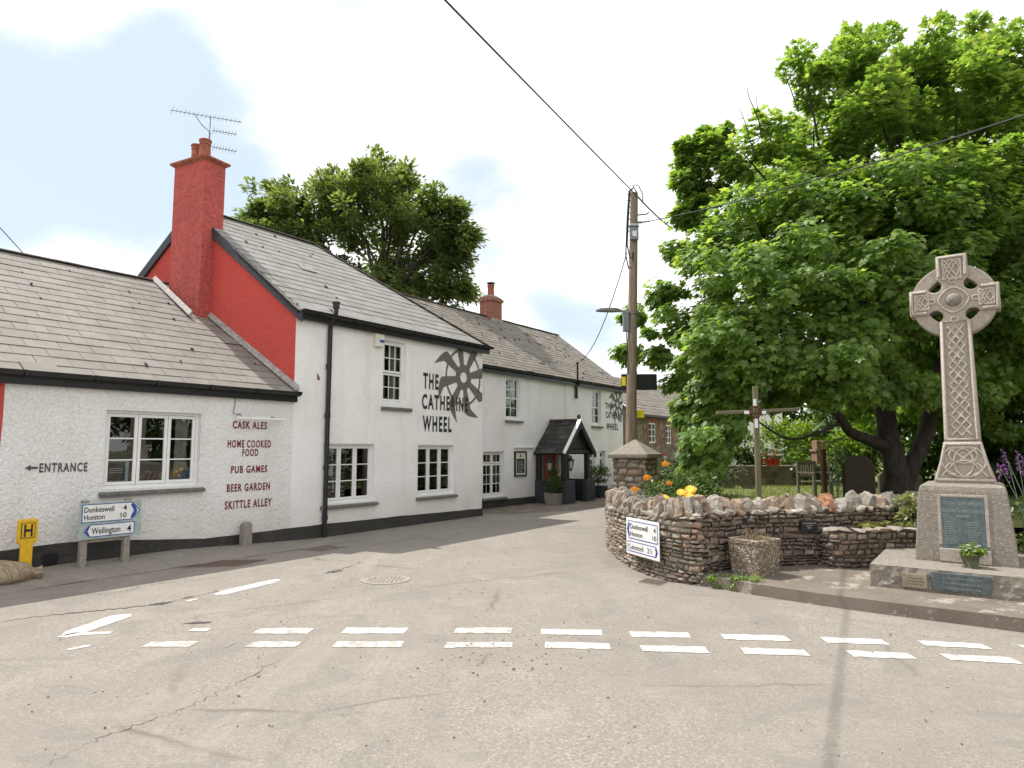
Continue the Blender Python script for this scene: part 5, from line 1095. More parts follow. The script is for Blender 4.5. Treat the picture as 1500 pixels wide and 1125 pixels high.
for i in range(K):
    a = 2*math.pi*i/K
    for r, y in ((ri, -TK+.05), (ro, -TK+.05), (ro, -.035), (ri, -.035)): vs.append(CS(r*math.cos(a), y, zC+r*math.sin(a)))
m.add(vs, [(4*i+j, 4*i+(j+1) % 4, 4*((i+1) % K)+(j+1) % 4, 4*((i+1) % K)+j) for i in range(K) for j in range(4)])
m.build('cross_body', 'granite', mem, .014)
                                                         # round openings where ring meets arms: rolled edges
for sx in (-1, 1):
    for sz in (-1, 1):
        c = (sx*.2, zC+sz*.2); r = .098; a0 = math.degrees(math.atan2(-sz, -sx))
        m = MB(); m.tube([CS(c[0]+r*math.cos(a), .0-.02, c[1]+r*math.sin(a)) for a in np.linspace(R(a0-105), R(a0+105), 24)], .019, 6); m.build('rolled_edge', 'granite_lit_worn', mem)
rel = MB()                                               # raised borders and interlace
def rope(pts, r=.014, y=.008): rel.tube([CS(p[0], y+(p[2] if len(p) > 2 else 0), p[1]) for p in pts], r, 6)
def border(o, r=.022, y=.006, close=True): rope(o+[o[0]] if close else o, r, y)
sx_at = lambda z: .195+(.172-.195)*(z-zF)/(3.42-zF)
border([(-sx_at(zF)+.03, zF+.03), (sx_at(zF)-.03, zF+.03), (.142, 3.42), (.142, 3.50)][:3]+[(-.142, 3.42)], .024)
border([(-.30, zA0+.06), (.30, zA0+.06), (.235, zA0+.28), (.185, zF-.03), (-.185, zF-.03), (-.235, zA0+.28)], .022, .052)
border([(-.142, 4.02), (-.142, zT-.03), (.142, zT-.03), (.142, 4.02)], .022, .006, False)
for s in (-1, 1): border([(s*.30, 3.56), (s*.46, 3.56), (s*.46, 3.84), (s*.30, 3.84)], .022, .006, False)
zz0, zz1, n_w = zF+.08, 3.36, 2.75                        # plait on the shaft: four strands
for k in range(4):
    pts = []; NN = 132; amp0 = .105
    for i in range(NN+1):
        z = zz0+(zz1-zz0)*i/NN; ph = n_w*i/NN+k*.25; tri = 4*abs((ph % 1)-.5)-1; w = amp0+(.088-amp0)*i/NN
        cross = math.sin(2*math.pi*(n_w*i/NN*4)+k*math.pi)*.005; pts.append((tri*w, z, cross))
    rope(pts, .0155, .008)
def knot(cx, cz, w, h, y=.008, r=.011, nx=3, ny=3):
    for ph in (0, math.pi/2): rope([(cx+w*math.sin(nx*t+ph), cz+h*math.sin((nx+1)*t), .004*math.sin(12*t)) for t in np.linspace(0, 2*math.pi, 110)], r, y)
knot(0, 4.10, .10, .13, nx=2); knot(-.35, zC, .08, .10, nx=2); knot(.35, zC, .08, .10, nx=2)
for a, b, rr in ((0, 3.955, .04), (-.235, zC, .035), (.235, zC, .035), (0, 3.44, .04)): rope([(a+rr*math.cos(t), b+rr*.85*math.sin(t)) for t in np.linspace(0, 6.2832, 20)], .011)
rope([(.165*math.cos(t)*(1 if True else 1)*(abs(math.cos(t))**.3), zC+.165*math.sin(t)*(abs(math.sin(t))**.3)) for t in np.linspace(0, 6.2832, 60)], .012)
for sx in (-1, 1): rope([(sx*(.06+.17*abs(math.sin(t))), zA0+.30+.17*math.cos(t), .05) for t in np.linspace(0, 2*math.pi, 40)], .014)
for zc, a, b in ((zA0+.20, .19, .10), (zA0+.37, .15, .10), (zA0+.28, .10, .17)): rope([(a*math.cos(t), zc+b*math.sin(t), .05+.004*math.sin(5*t)) for t in np.linspace(0, 6.2832, 44)], .014)
rope([(-.24, zA0+.11, .05), (-.12, zA0+.25, .05), (.0, zA0+.33, .05), (.13, zA0+.45, .05), (.15, zA0+.48, .05)], .014); rope([(.24, zA0+.11, .05), (.12, zA0+.25, .05), (.0, zA0+.33, .05), (-.13, zA0+.45, .05), (-.15, zA0+.48, .05)], .014)
rel.build('interlace_carving', 'granite_lit_worn', mem)
m = MB(); vs = []; NR, NS = 8, 24
for i in range(NR+1):
    a = math.pi/2*i/NR
    for j in range(NS): b = 2*math.pi*j/NS; vs.append(CS(.085*math.cos(a)*math.cos(b), .07*math.sin(a), zC+.085*math.cos(a)*math.sin(b)))
m.add(vs, [(i*NS+j, i*NS+(j+1) % NS, (i+1)*NS+(j+1) % NS, (i+1)*NS+j) for i in range(NR) for j in range(NS)], 0, True); m.build('boss', 'cap_stone', mem)
# flower pot on the step
FP = MP(1.0, .42, .39); t = thing('flower_pot', FP, 'small mossy flower pot with white and green flowers on the memorial step', 'flower pot'); F = frame(FP, (1, 0, 0), (0, 1, 0), UP)
m = MB(); m.lathe([(.07, 0), (.09, .0), (.09, .012), (.072, .014), (.098, .14), (.108, .145), (.108, .165), (.09, .165), (.08, .13)], F, 22); m.build('pot', 'pot_green', t)
C = [F(rn.uniform(-.1, .1), rn.uniform(-.1, .1), rn.uniform(.17, .24)) for _ in range(12)]; crown('leaves', C, [.05]*12, 26, .045, 'bright_leaf', t, 'oval')
for i in range(9):
    p = F(rn.uniform(-.11, .11), rn.uniform(-.11, .08), rn.uniform(.19, .27)); m = MB()
    for k in range(5): a = k*1.257; m.add([p, p+Vector((.018*math.cos(a-.5), .018*math.sin(a-.5), .008)), p+Vector((.028*math.cos(a), .028*math.sin(a), .004)), p+Vector((.018*math.cos(a+.5), .018*math.sin(a+.5), .008))], [(0, 1, 2, 3)])
    m.build('blossom', 'petal_white', t)

# ---------------------------------------------------------------- telegraph pole and wires
PY = 15.3; pb = at(922, 655, PY); pt_ = at(929, 283, PY); pb = Vector((pb.x-.02, PY, 0)); pole = thing('telegraph_pole', pb, 'tall weathered wooden telegraph pole behind the stone gate pier', 'pole')
m = MB(); K = 14; m.tube([pb.lerp(pt_, i/K) for i in range(K+1)], [.135-.045*i/K for i in range(K+1)], 14); m.build('shaft', 'pole_wood', pole)
pz = lambda py, dx=0, dy=0: Vector((pb.x+(pt_.x-pb.x)*(at(922, py, PY).z/pt_.z)+dx, PY+dy, at(922, py, PY).z))
m = MB(); 
for py in (459, 480, 546, 606): c = pz(py); m.tube([c-UP*.015, c+UP*.015], .125, 14)
m.build('steel_bands', 'galvanised', pole)
c = pz(344, -.02, -.14); m = MB(); m.box((c.x-.10, c.y-.07, c.z-.17), (c.x+.10, c.y+.05, c.z+.13)); m.hexa([Vector((c.x-.12, c.y-.1, c.z+.14)), Vector((c.x+.12, c.y-.1, c.z+.14)), Vector((c.x+.12, c.y+.05, c.z+.14)), Vector((c.x-.12, c.y+.05, c.z+.14)), Vector((c.x-.09, c.y-.05, c.z+.22)), Vector((c.x+.09, c.y-.05, c.z+.22)), Vector((c.x+.09, c.y+.05, c.z+.22)), Vector((c.x-.09, c.y+.05, c.z+.22))])
bx_ = m.build('fuse_box', 'grey_box', pole, .01); m = MB(); m.box((c.x-.05, c.y-.076, c.z-.10), (c.x+.05, c.y-.071, c.z+.03)); m.build('warning_label', 'cream_plastic', bx_)
m = MB()
for dx, top, bot in ((-.14, 300, 380), (-.17, 285, 395)): 
    a = pz(top, dx*.6, -.06); m.tube([pz(283, .05, -.05), pz(276, -.02, -.06), pz(281, dx*.8, -.06), pz(320, dx, -.06), pz(bot-20, dx-.02, -.06), pz(bot, dx+.05, -.07), pz(bot-6, dx+.15, -.07), pz(372, -.03, -.12)], .016, 6)
m.tube([pz(283, -.08, -.03), pz(272, -.02, -.04), pz(273, .1, -.03), pz(285, .2, -.02), pz(298, .2, .0)], .012, 6); m.tube([pz(480, -.16, -.05), pz(510, -.12, -.06), pz(545, -.10, -.08)], .012, 6)
for i in range(7): p = pz(286+i*9, -.17, -.06); m.tube([p, p+Vector((.09, .03, 0))], .010, 5)
m.build('cable_loops', 'cable', pole)
m = MB(); a = pz(315, .08, 0); m.tube([a, a+Vector((.2, -.03, .01)), a+Vector((.27, -.04, .05))], .018, 6); b = pz(326, .08, 0); m.tube([b, b+Vector((.12, -.02, 0))], .03, 8); m.tube([b+Vector((.12, -.02, 0)), b+Vector((.30, -.05, .02))], .02, 8); m.build('wire_bracket', 'galvanised', pole)
# street lamp
a = pz(457, -.10, -.05); t = thing('street_lamp', a, 'flat grey LED street lamp on a short arm fixed to the telegraph pole', 'street lamp')
m = MB(); m.tube([a+Vector((-.02, 0, -.01)), a+Vector((-.22, -.08, 0))], .022, 8); m.build('arm', 'galvanised', t)
h0, h1 = a+Vector((-.2, -.07, 0)), a+Vector((-.78, -.3, -.01)); d = (h1-h0).normalized(); sd = Vector((-d.y, d.x, 0)); m = MB()
vs = []
for s, w, tz, bz in ((0, .03, .03, -.02), (.12, .06, .045, -.03), (.3, .10, .05, -.035), (.7, .11, .03, -.04), (.95, .10, .015, -.04), (1, .07, -.005, -.035)):
    c = h0.lerp(h1, s); vs += [c-sd*w+UP*bz, c+sd*w+UP*bz, c+sd*w*.8+UP*tz, c-sd*w*.8+UP*tz]
m.add(vs, [(4*i+j, 4*i+(j+1) % 4, 4*i+4+(j+1) % 4, 4*i+4+j) for i in range(5) for j in range(4)]+[(3, 2, 1, 0), (20, 21, 22, 23)]); m.build('lamp_head', 'lamp_grey', t, .008)
c = pz(470, -.165, -.06); t = thing('meter_box', c, 'grey steel control box strapped to the telegraph pole under the lamp', 'control box'); m = MB(); m.box((c.x-.07, c.y-.08, c.z-.26), (c.x+.06, c.y+.08, c.z+.22)); m.build('case', 'grey_box', t, .01); m = MB(); m.box((c.x-.04, c.y-.086, c.z-.2), (c.x+.03, c.y-.081, c.z+.16)); m.build('cover', 'grey_box', t)
# boards on the pole, seen from behind
c = pz(558, .26, -.18); t = thing('pole_board', c, 'black backed sign board strapped across the telegraph pole', 'sign'); m = MB(); m.box((c.x-.48, c.y+.0, c.z-.2), (c.x+.36, c.y+.04, c.z+.18)); 
o = m.build('board', 'sign_black', t, .03); o.location.y += .32; m = MB(); m.box((c.x-.47, c.y-.02+.32, c.z-.1), (c.x-.38, c.y+.318, c.z+.11)); m.build('sticker', 'yellow_tape', t)
c = pz(606, .20, .1); m = MB(); m.box((c.x-.30, c.y, c.z-.09), (c.x+.12, c.y+.03, c.z+.09)); tag(m.build('marker_plate', 'yellow_tape', None, .006), 'yellow plate fixed behind the telegraph pole under the black board', 'sign plate')
def wire(P, Q, sag, r, label, n=30, group='overhead wires from the telegraph pole'):
    m = MB(); P, Q = Vector(P), Vector(Q); m.tube([P.lerp(Q, i/n)-UP*sag*4*(i/n)*(1-i/n) for i in range(n+1)], r, 6); return tag(m.build('overhead_wire', 'cable'), label, 'wire', group)
top = pz(288, .04, -.08)
wire(top, top+(at(632, -24, 7.2)-top)*2.1, .03, .0125, 'thick overhead wire running from the pole top up over the road to the left')
wire(top, at(985, 335, 18.5), .05, .019, 'short overhead wire running from the pole top into the maple tree')
wire(pz(325, .38, -.06), at(1620, 129, 6.6), .12, .0105, 'overhead wire crossing in front of the maple to the right')
wire(pz(372, -.17, -.06), MAST+UP*.03, .55, .012, 'slack service wire drooping from the pole to the mast on the pub')
wire(at(-60, 268, 16), at(47, 385, 19), .0, .012, 'thin wire passing behind the low pub wing at the left edge')

# ---------------------------------------------------------------- churchyard
CZ = .52
m = MB(); ins = [curve.at(s) for s in np.linspace(.3, curve.L, 24)]; pts = [(P-nn*.36) for P, d, nn in ins]+[(P-nn*.36) for P, d, nn in (str_.at(s) for s in np.linspace(.4, str_.L, 12))]
poly = [(p.x, p.y, CZ) for p in pts]+[(12, 10.8, CZ), (30, 11, CZ), (40, 60, CZ), (6.0, 60, CZ), (4.2, 24, CZ), (3.1, 14.6, CZ)]; m.add(poly, [tuple(range(len(poly)))]); tag(m.build('churchyard_ground', 'lawn'), kind='structure')
ng = 9000; gx = rng.uniform(3.2, 11, ng); gy = rng.uniform(10.8, 22, ng); keep = (gy > 11+.25*(gx-3)); gx, gy = gx[keep], gy[keep]; ng = len(gx)
V = np.zeros((ng, 3, 3)); h = rng.uniform(.05, .15, ng); an = rng.uniform(0, 6.28, ng); base = np.stack([gx, gy, np.full(ng, CZ-.01)], 1); w = np.stack([np.cos(an), np.sin(an), 0*an], 1)*.008
V[:, 0] = base-w; V[:, 1] = base+w; V[:, 2] = base+np.stack([rng.normal(0, .03, ng), rng.normal(0, .03, ng), h], 1)
tag(npmesh('grass', V.reshape(-1, 3), np.arange(ng)*3, np.full(ng, 3), np.arange(ng*3), 'grass_blade'), 'sunlit churchyard grass behind the stone wall', 'grass', kind='stuff')
# wooden calvary cross behind the wall
CY_ = 10.75; cb = at(1111, 735, CY_); ct = at(1106, 566, CY_); t = thing('wooden_cross', (cb.x, CY_, CZ), 'weathered wooden cross with rusty wreath standing behind the rubble wall', 'cross')
m = MB(); b_ = Vector((cb.x+.01, CY_, CZ-.1)); w = .038; tp = Vector((ct.x, CY_, ct.z)); m.hexa([b_+Vector((-w, -w, 0)), b_+Vector((w, -w, 0)), b_+Vector((w, w, 0)), b_+Vector((-w, w, 0)), tp+Vector((-w, -w, 0)), tp+Vector((w, -w, 0)), tp+Vector((w, w, 0)), tp+Vector((-w, w, 0))]); m.build('post', 'cross_wood', t, .008)
m = MB(); l_, r_ = at(1049, 605, CY_), at(1167, 600, CY_); h = .027; y0, y1 = CY_-.066, CY_-.05; m.hexa([Vector((l_.x, y0, l_.z-h)), Vector((r_.x, y0, r_.z-h)), Vector((r_.x, y1+.07, r_.z-h)), Vector((l_.x, y1+.07, l_.z-h)), Vector((l_.x, y0, l_.z+h)), Vector((r_.x, y0, r_.z+h)), Vector((r_.x, y1+.07, r_.z+h)), Vector((l_.x, y1+.07, l_.z+h))]); m.build('arm', 'cross_wood', t, .008)
cc = at(1106.5, 604, CY_-.1); m = MB(); rn = random.Random(6)
for k in range(3): m.tube([cc+Vector((.088*math.cos(a)+rn.uniform(-.015, .015), rn.uniform(-.02, .02), .088*math.sin(a)+rn.uniform(-.015, .015))) for a in np.linspace(0, 6.2832, 26)], .009, 6)
m.build('wreath', 'rust', t)
for dx, dz, w, h in ((-.13, .0, .045, .025), (.13, .0, .045, .025), (0, .16, .022, .055), (.01, -.16, .025, .09)): m = MB(); m.box((cc.x+dx-w, cc.y+.0, cc.z+dz-h), (cc.x+dx+w, cc.y+.012, cc.z+dz+h)); m.build('metal_plate', 'white_enamel', t)
# boundary wall at the back of the churchyard
bw = Path([at(955, 700, 21.5)*1.0, at(1100, 700, 22.5), at(1216, 700, 22.8)]); 
for p in bw.p: p.z = 0
bw = Path(bw.p); t = thing('boundary_wall', (bw.p[0].x, bw.p[0].y, CZ), 'old reddish stone wall with ivy along the back of the churchyard', 'stone wall')
m = MB(); m2 = MB()
for a, b in zip(bw.p[:-1], bw.p[1:]):
    d = (b-a).normalized(); nn = Vector((d.y, -d.x, 0)); m.hexa([a+UP*.3, b+UP*.3, b-nn*.35+UP*.3, a-nn*.35+UP*.3, a+UP*1.12, b+UP*1.12, b-nn*.35+UP*1.12, a-nn*.35+UP*1.12]); m2.hexa([a+nn*.03+UP*1.12, b+nn*.03+UP*1.12, b-nn*.38+UP*1.12, a-nn*.38+UP*1.12, a+nn*.03+UP*1.18, b+nn*.03+UP*1.18, b-nn*.38+UP*1.18, a-nn*.38+UP*1.18])
m.build('stonework', 'stone_wall', t); m2.build('capping', 'cap_stone', t)
rn = random.Random(12); C = []
for i in range(70):
    x = rn.choice((rn.uniform(0, .42), rn.uniform(.78, 1.0), rn.uniform(0, .4)))*bw.L; P, d, nn = bw.at(x); C.append(P+nn*rn.uniform(-.1, .14)+UP*rn.uniform(.5, 1.25))
o = crown('ivy', C, [rn.uniform(.14, .3) for _ in C], 60, .08, 'ivy_leaf', t, 'oval')
# leaning slab stones
for i, (px, pyb, Y, ln, lab) in enumerate(((1070, 728, 20.8, -.35, 'pale leaning gravestone slab under the ivy behind the wooden cross'), (1100, 730, 20.6, -.5, 'flat grey gravestone slab leaning on the back churchyard wall'))):
    p = at(px, pyb, Y); p.z = CZ-.05; q = Quaternion((0, 1, 0), ln) @ Quaternion((1, 0, 0), -.25); m = MB(); T = lambda x, y, z: p+q @ Vector((x, y, z)); m.prism([(-.17, 0), (.17, 0), (.17, .62), (.09, .7), (-.09, .7), (-.17, .62)], .05, lambda x, y, z: T(x, z, y), 0, -.05)
    tag(m.build('gravestone', 'gravestone', None, .015), lab, 'gravestone', 'gravestones in the churchyard')
# dark gravestone
g = at(1260, 720, 13.6); gt = at(1260, 668, 13.6); m = MB(); m.prism([(-.31, CZ-.1), (.31, CZ-.1), (.31, gt.z-.17), (.15, gt.z), (-.15, gt.z), (-.31, gt.z-.17)], .09, lambda x, y, z: Vector((g.x+x, 13.6+z, y)), 0, -.03)
tag(m.build('gravestone', 'gravestone_dark', None, .012), 'large dark gravestone with chamfered shoulders left of the maple trunk', 'gravestone', 'gravestones in the churchyard')
for px, Y, h, w, lab in ((1296, 17.0, .55, .17, 'small pale headstone partly hidden between dark gravestone and trunk'), (1338, 16.5, .55, .2, 'pale headstone just right of the maple trunk')):
    g = at(px, 690, Y); m = MB(); m.prism([(-w, CZ-.1), (w, CZ-.1), (w, CZ+h), (w*.5, CZ+h+.1), (-w*.5, CZ+h+.1), (-w, CZ+h)], .06, lambda x, y, z: Vector((g.x+x, Y+z, y)), 0, -.04); tag(m.build('gravestone', 'gravestone', None, .012), lab, 'gravestone', 'gravestones in the churchyard')
# bench seen from the side
BP = at(1196, 720, 17.0); BP.z = CZ; t = thing('garden_bench', BP, 'weathered wooden armchair bench on the churchyard grass', 'bench', R(25)); X = XF[t.name]; F = lambda x, y, z: X @ Vector((x, y, z))
m = MB(); 
for y in (-.2, -.08, .04, .16): m.box((-.30, y, .40), (.30, y+.1, .43), F)
m.build('seat', 'bench_wood', t)
m = MB(); m.box((-.30, .27, .84), (.30, .31, .92), F); m.box((-.3, .27, .5), (.3, .31, .55), F)
for i in range(7): m.box((-.27+i*.085, .28, .55), (-.23+i*.085, .30, .84), F)
m.build('backrest', 'bench_wood', t)
for x in (-.33, .29):
    for y, z in ((-.22, .62), (.27, .92)): m = MB(); m.box((x, y, -.02), (x+.05, y+.05, z), F); m.build('leg', 'bench_wood', t)
    m = MB(); m.box((x-.01, -.25, .62), (x+.06, .30, .655), F); m.build('armrest', 'bench_wood', t)
# brick gate post, iron arch
P = at(1203, 700, 23.6); t = thing('brick_pier', (P.x, P.y, CZ), 'tall reddish brick gate pier at the end of the back churchyard wall', 'gate pier'); zt = at(1203, 662, 23.6).z; m = MB(); m.box((P.x-.22, P.y-.22, .3), (P.x+.22, P.y+.22, zt)); m.build('shaft', 'brick_pier', t); m = MB(); m.box((P.x-.27, P.y-.27, zt), (P.x+.27, P.y+.27, zt+.09)); m.box((P.x-.2, P.y-.2, zt+.09), (P.x+.2, P.y+.2, zt+.4)); m.build('cap', 'brick_pier', t, .02)
P = at(1228, 726, 15.4); P.z = CZ; zt = at(1228, 655, 15.4).z; t = thing('iron_arch', P, 'narrow rusty and green trellis arch frame left of the dark gravestone', 'trellis'); m = MB()
for dx, dy in ((-.19, 0), (.19, 0), (-.19, .4), (.19, .4)): m.tube([P+Vector((dx, dy, -.05)), P+Vector((dx, dy, zt-CZ))], .016, 6)
m.build('uprights', 'green_metal', t); m = MB()
for i in range(7): z = .1+(zt-CZ-.2)*i/6; m.tube([P+Vector((-.19, 0, z)), P+Vector((.19, 0, z))], .008, 5)
for i in range(4): m.tube([P+Vector((-.11+.075*i, 0, .1)), P+Vector((-.11+.075*i, 0, zt-CZ-.1))], .006, 5)
for y in (0, .4): m.tube([P+Vector((.19*math.cos(a), y, zt-CZ+.12*math.sin(a))) for a in np.linspace(0, math.pi, 12)], .014, 6)
m.build('mesh_panel', 'green_metal', t); m = MB(); m.box((P.x-.27, P.y+.1, CZ-.05), (P.x-.19, P.y+.18, zt-.04)); m.build('timber_post', 'rust', t)
# cottage further up the street
CN = -1.2; cu0 = 17.6; t = thing('stone_cottage', W(cu0, CN, 0), 'far stone cottage with red brick window surrounds beyond the pub', 'cottage')
ez = uz(948, 607, CN)[1]; 
cw = []
for px0, px1, py0, py1 in ((950, 960, 619, 649), (954, 962, 668, 691), (971.5, 977.5, 668, 691), (975, 983, 622, 650)):
    a, z1 = uz(px0, py0, CN); b, _ = uz(px1, py0, CN); _, z0 = uz((px0+px1)/2, py1, CN); cw.append((a, b, z0, z1))
m = MB(); wall_holes(m, cu0, 30, -.3, ez, CN, cw, .1); m.add([W(cu0, CN, -.3), W(cu0, CN-6, -.3), W(cu0, CN-6, ez), W(cu0, CN-3, ez+2.0), W(cu0, CN, ez)], [(0, 1, 2, 3, 4)]); m.build('wall', 'stone_wall', t)
sv_ = NV*-3.2+UP*2.15; T = frame(W(cu0-.15, CN+.2, ez-.05), A, sv_.normalized(), A.cross(sv_.normalized())); pl4 = [(0, 0), (13, 0), (13, sv_.length), (0, sv_.length)]; m = MB(); m.add([T(x, y, 0) for x, y in pl4], [(0, 1, 2, 3)], 1); slates(m, T, pl4, .4, .3, 77, 0); m.build('roof', ['slate_weathered', 'roof_felt'], t)
m = MB(); m.box((cu0-.1, CN+.12, ez-.12), (30, CN+.24, ez-.02), W); m.build('gutter', 'black_plastic', t)
for (a, b, z0, z1) in cw:
    m = MB(); e = .22; m.box((a-e, CN, z0-.1), (a, CN+.02, z1+e), W); m.box((b, CN, z0-.1), (b+e, CN+.02, z1+e), W); m.box((a, CN, z1), (b, CN+.02, z1+e), W); w_ = m.build('window', 'brick', t); w_['label'] = 'window in a red brick surround'
    m = MB(); f = CN-.06
    for p, q_, r_, s in ((a, a+.07, z0, z1), (b-.07, b, z0, z1), (a+.07, b-.07, z0, z0+.07), (a+.07, b-.07, z1-.07, z1), ((a+b)/2-.03, (a+b)/2+.03, z0+.07, z1-.07)): m.box((p, f, r_), (q_, f+.05, s), W)
    for k in (1, 2): zz = z0+(z1-z0)*k/3; m.box((a+.07, f+.01, zz-.02), ((a+b)/2-.03, f+.04, zz+.02), W); m.box(((a+b)/2+.03, f+.01, zz-.02), (b-.07, f+.04, zz+.02), W)
    m.build('frame', 'upvc', w_); m = MB(); m.box((a, CN-.098, z0), (b, CN-.08, z1), W); m.build('pane', 'sign_black', w_)
# white house beyond the churchyard
HY = 32.0; x0, x1 = at(1040, 690, HY).x, at(1149, 690, HY).x; zt = 4.6; t = thing('white_house', ((x0+x1)/2, HY, CZ), 'white rendered house seen under the maple beyond the churchyard', 'house')
wx0, wz1 = at(1116, 622, HY).x, at(1116, 622, HY).z; wx1, wz0 = at(1135, 645, HY).x, at(1135, 645, HY).z
m = MB(); F = lambda x, y, z: Vector((x, HY+y, z))
m.add([F(x0, 0, 0), F(wx0, 0, 0), F(wx0, 0, zt), F(x0, 0, zt), F(wx1, 0, 0), F(x1, 0, 0), F(x1, 0, zt), F(wx1, 0, zt), F(wx0, 0, wz0), F(wx1, 0, wz0), F(wx1, 0, wz1), F(wx0, 0, wz1)], [(0, 1, 2, 3), (4, 5, 6, 7), (1, 4, 9, 8), (11, 10, 7, 2)]); m.add([F(x1, 0, 0), F(x1, 7, 0), F(x1, 7, zt), F(x1, 0, zt), F(x0, 0, 0), F(x0, 7, 0), F(x0, 7, zt), F(x0, 0, zt)], [(0, 1, 2, 3), (7, 6, 5, 4)]); m.add([F(x0, 0, zt), F(x1, 0, zt), F((x0+x1)/2, 0, zt+1.7)], [(0, 1, 2)]); m.build('wall', 'white_render_old', t)
m = MB(); xm = (x0+x1)/2
for xe in (x0-.2, x1+.2): m.hexa([F(xe, -.2, zt-.15), F(xm, -.2, zt+1.75), F(xm, 7, zt+1.75), F(xe, 7, zt-.15), F(xe, -.2, zt-.05), F(xm, -.2, zt+1.87), F(xm, 7, zt+1.87), F(xe, 7, zt-.05)])
m.build('roof', 'slate_weathered', t)
m = MB(); cols, rows = 4, 4
for i in range(cols+1): x = wx0+(wx1-wx0)*i/cols; m.box((x-.02, HY+.04, wz0), (x+.02, HY+.08, wz1))
for j in range(rows+1): z = wz0+(wz1-wz0)*j/rows; m.box((wx0, HY+.045, z-.015), (wx1, HY+.075, z+.015))
w_ = m.build('window', 'upvc', t); m = MB(); m.box((wx0, HY+.09, wz0), (wx1, HY+.1, wz1)); m.build('pane', 'sign_black', w_); m = MB(); m.box((wx0-.06, HY-.06, wz0-.09), (wx1+.06, HY+.03, wz0-.02)); m.build('sill', 'upvc', w_)
# pots with red geraniums on the wall
for i, (px, lab) in enumerate(((1112, 'red geranium pot on the back wall just right of the wooden cross'), (1127, 'tall red geranium in a terracotta pot on the back wall by the white house'), (1137, 'rightmost red flower pot on the back wall before the white house'))):
    P = at(px, 686, 22.3); P.z = 1.18; t = thing('geranium_pot', P, lab, 'flower pot', group='pots on the back wall'); F = frame(P, (1, 0, 0), (0, 1, 0), UP); m = MB(); m.lathe([(.09, 0), (.13, .2), (.14, .2), (.14, .24), (.11, .24)], F, 14); m.build('pot', 'pot_red', t)
    C = [F(rn.uniform(-.15, .15), rn.uniform(-.1, .1), rn.uniform(.26, .5)) for _ in range(8)]; crown('leaves', C, [.1]*8, 18, .07, 'shrub_leaf', t, 'oval'); crown('blossom', [F(rn.uniform(-.15, .15), -.08, rn.uniform(.3, .55)) for _ in range(4)], [.05]*4, 14, .05, 'petal_red', t, 'oval')

# ---------------------------------------------------------------- shrubs and trees
def shrub(name, P, rx, ry, rz, nC, per, size, mat, label, cat='shrub', tmpl='oval', group=None, rad=.22, stem=True):
    P = Vector(P); t = thing(name, P, label, cat, group=group); u = unit(nC); r = rng.random((nC, 1))**.4; C = np.array(P)+np.array([0, 0, rz])+u*r*np.array([rx, ry, rz])
    crown('foliage', C, rng.uniform(.7, 1.3, nC)*rad, per, size, mat, t, tmpl, np.array(P)+np.array([0, 0, rz*.6]), .2)
    if stem:
        m = MB()
        for i in range(6): c = C[rng.integers(nC)]; limb(m, [P-UP*.03, P.lerp(Vector(c), .5)+UP*.05, c], .02 if rz < .6 else .035, .005, .03, 6, i)
        m.build('stem', 'bark_grey', t)
    return t
# rose bush behind the curved wall with its blooms
RB = Vector((2.75, 10.9, CZ+.02)); t = shrub('rose_bush', RB, .62, .75, .44, 70, 34, .07, 'shrub_leaf', 'rose bush with yellow and amber blooms inside the curved wall', 'rose bush', rad=.15)
def rose(p, r, mat, par):
    P = []; D = []; N_ = []; S = []
    for k in range(44):
        f = k/44; a = k*2.39996; el = 1.45-1.9*f; o = np.array([math.cos(a)*math.cos(el), math.sin(a)*math.cos(el), math.sin(el)]); up = np.array([-math.cos(a)*math.sin(el), -math.sin(a)*math.sin(el), math.cos(el)])
        P.append(np.array(p)+o*r*(.35+.45*f)-up*r*.3); D.append(up+o*.35); N_.append(o); S.append(r*(.7+.35*f))
    leaf_mesh('bloom', np.array(P), np.array(D), np.array(N_), np.array(S)*1.2, mat, par, 'oval', .4)
for px, py, Y, r, mt in ((975, 681, 10.6, .06, 'petal_amber'), (948, 701, 10.7, .065, 'petal_amber'), (930, 718, 10.6, .06, 'petal_amber'), (980, 709, 10.5, .05, 'petal_amber'), (1012, 719, 10.2, .085, 'petal'), (998, 723, 10.1, .07, 'petal'), (1010, 730, 10.1, .085, 'petal'), (1005, 733, 10.05, .07, 'petal'), (973, 731, 10.2, .07, 'petal'), (1020, 730, 10.1, .05, 'petal_yellow'), (998, 733, 10.1, .05, 'petal_yellow'), (1025, 736, 10.05, .055, 'petal'), (960, 735, 10.2, .045, 'petal_amber')):
    P = at(px, py, Y); rose(P, r, mt, t); m = MB(); m.tube([P-UP*.02, P-UP*.25+Vector((.05, .1, 0))], .006, 5); m.build('flower_stem', 'green_metal', t)
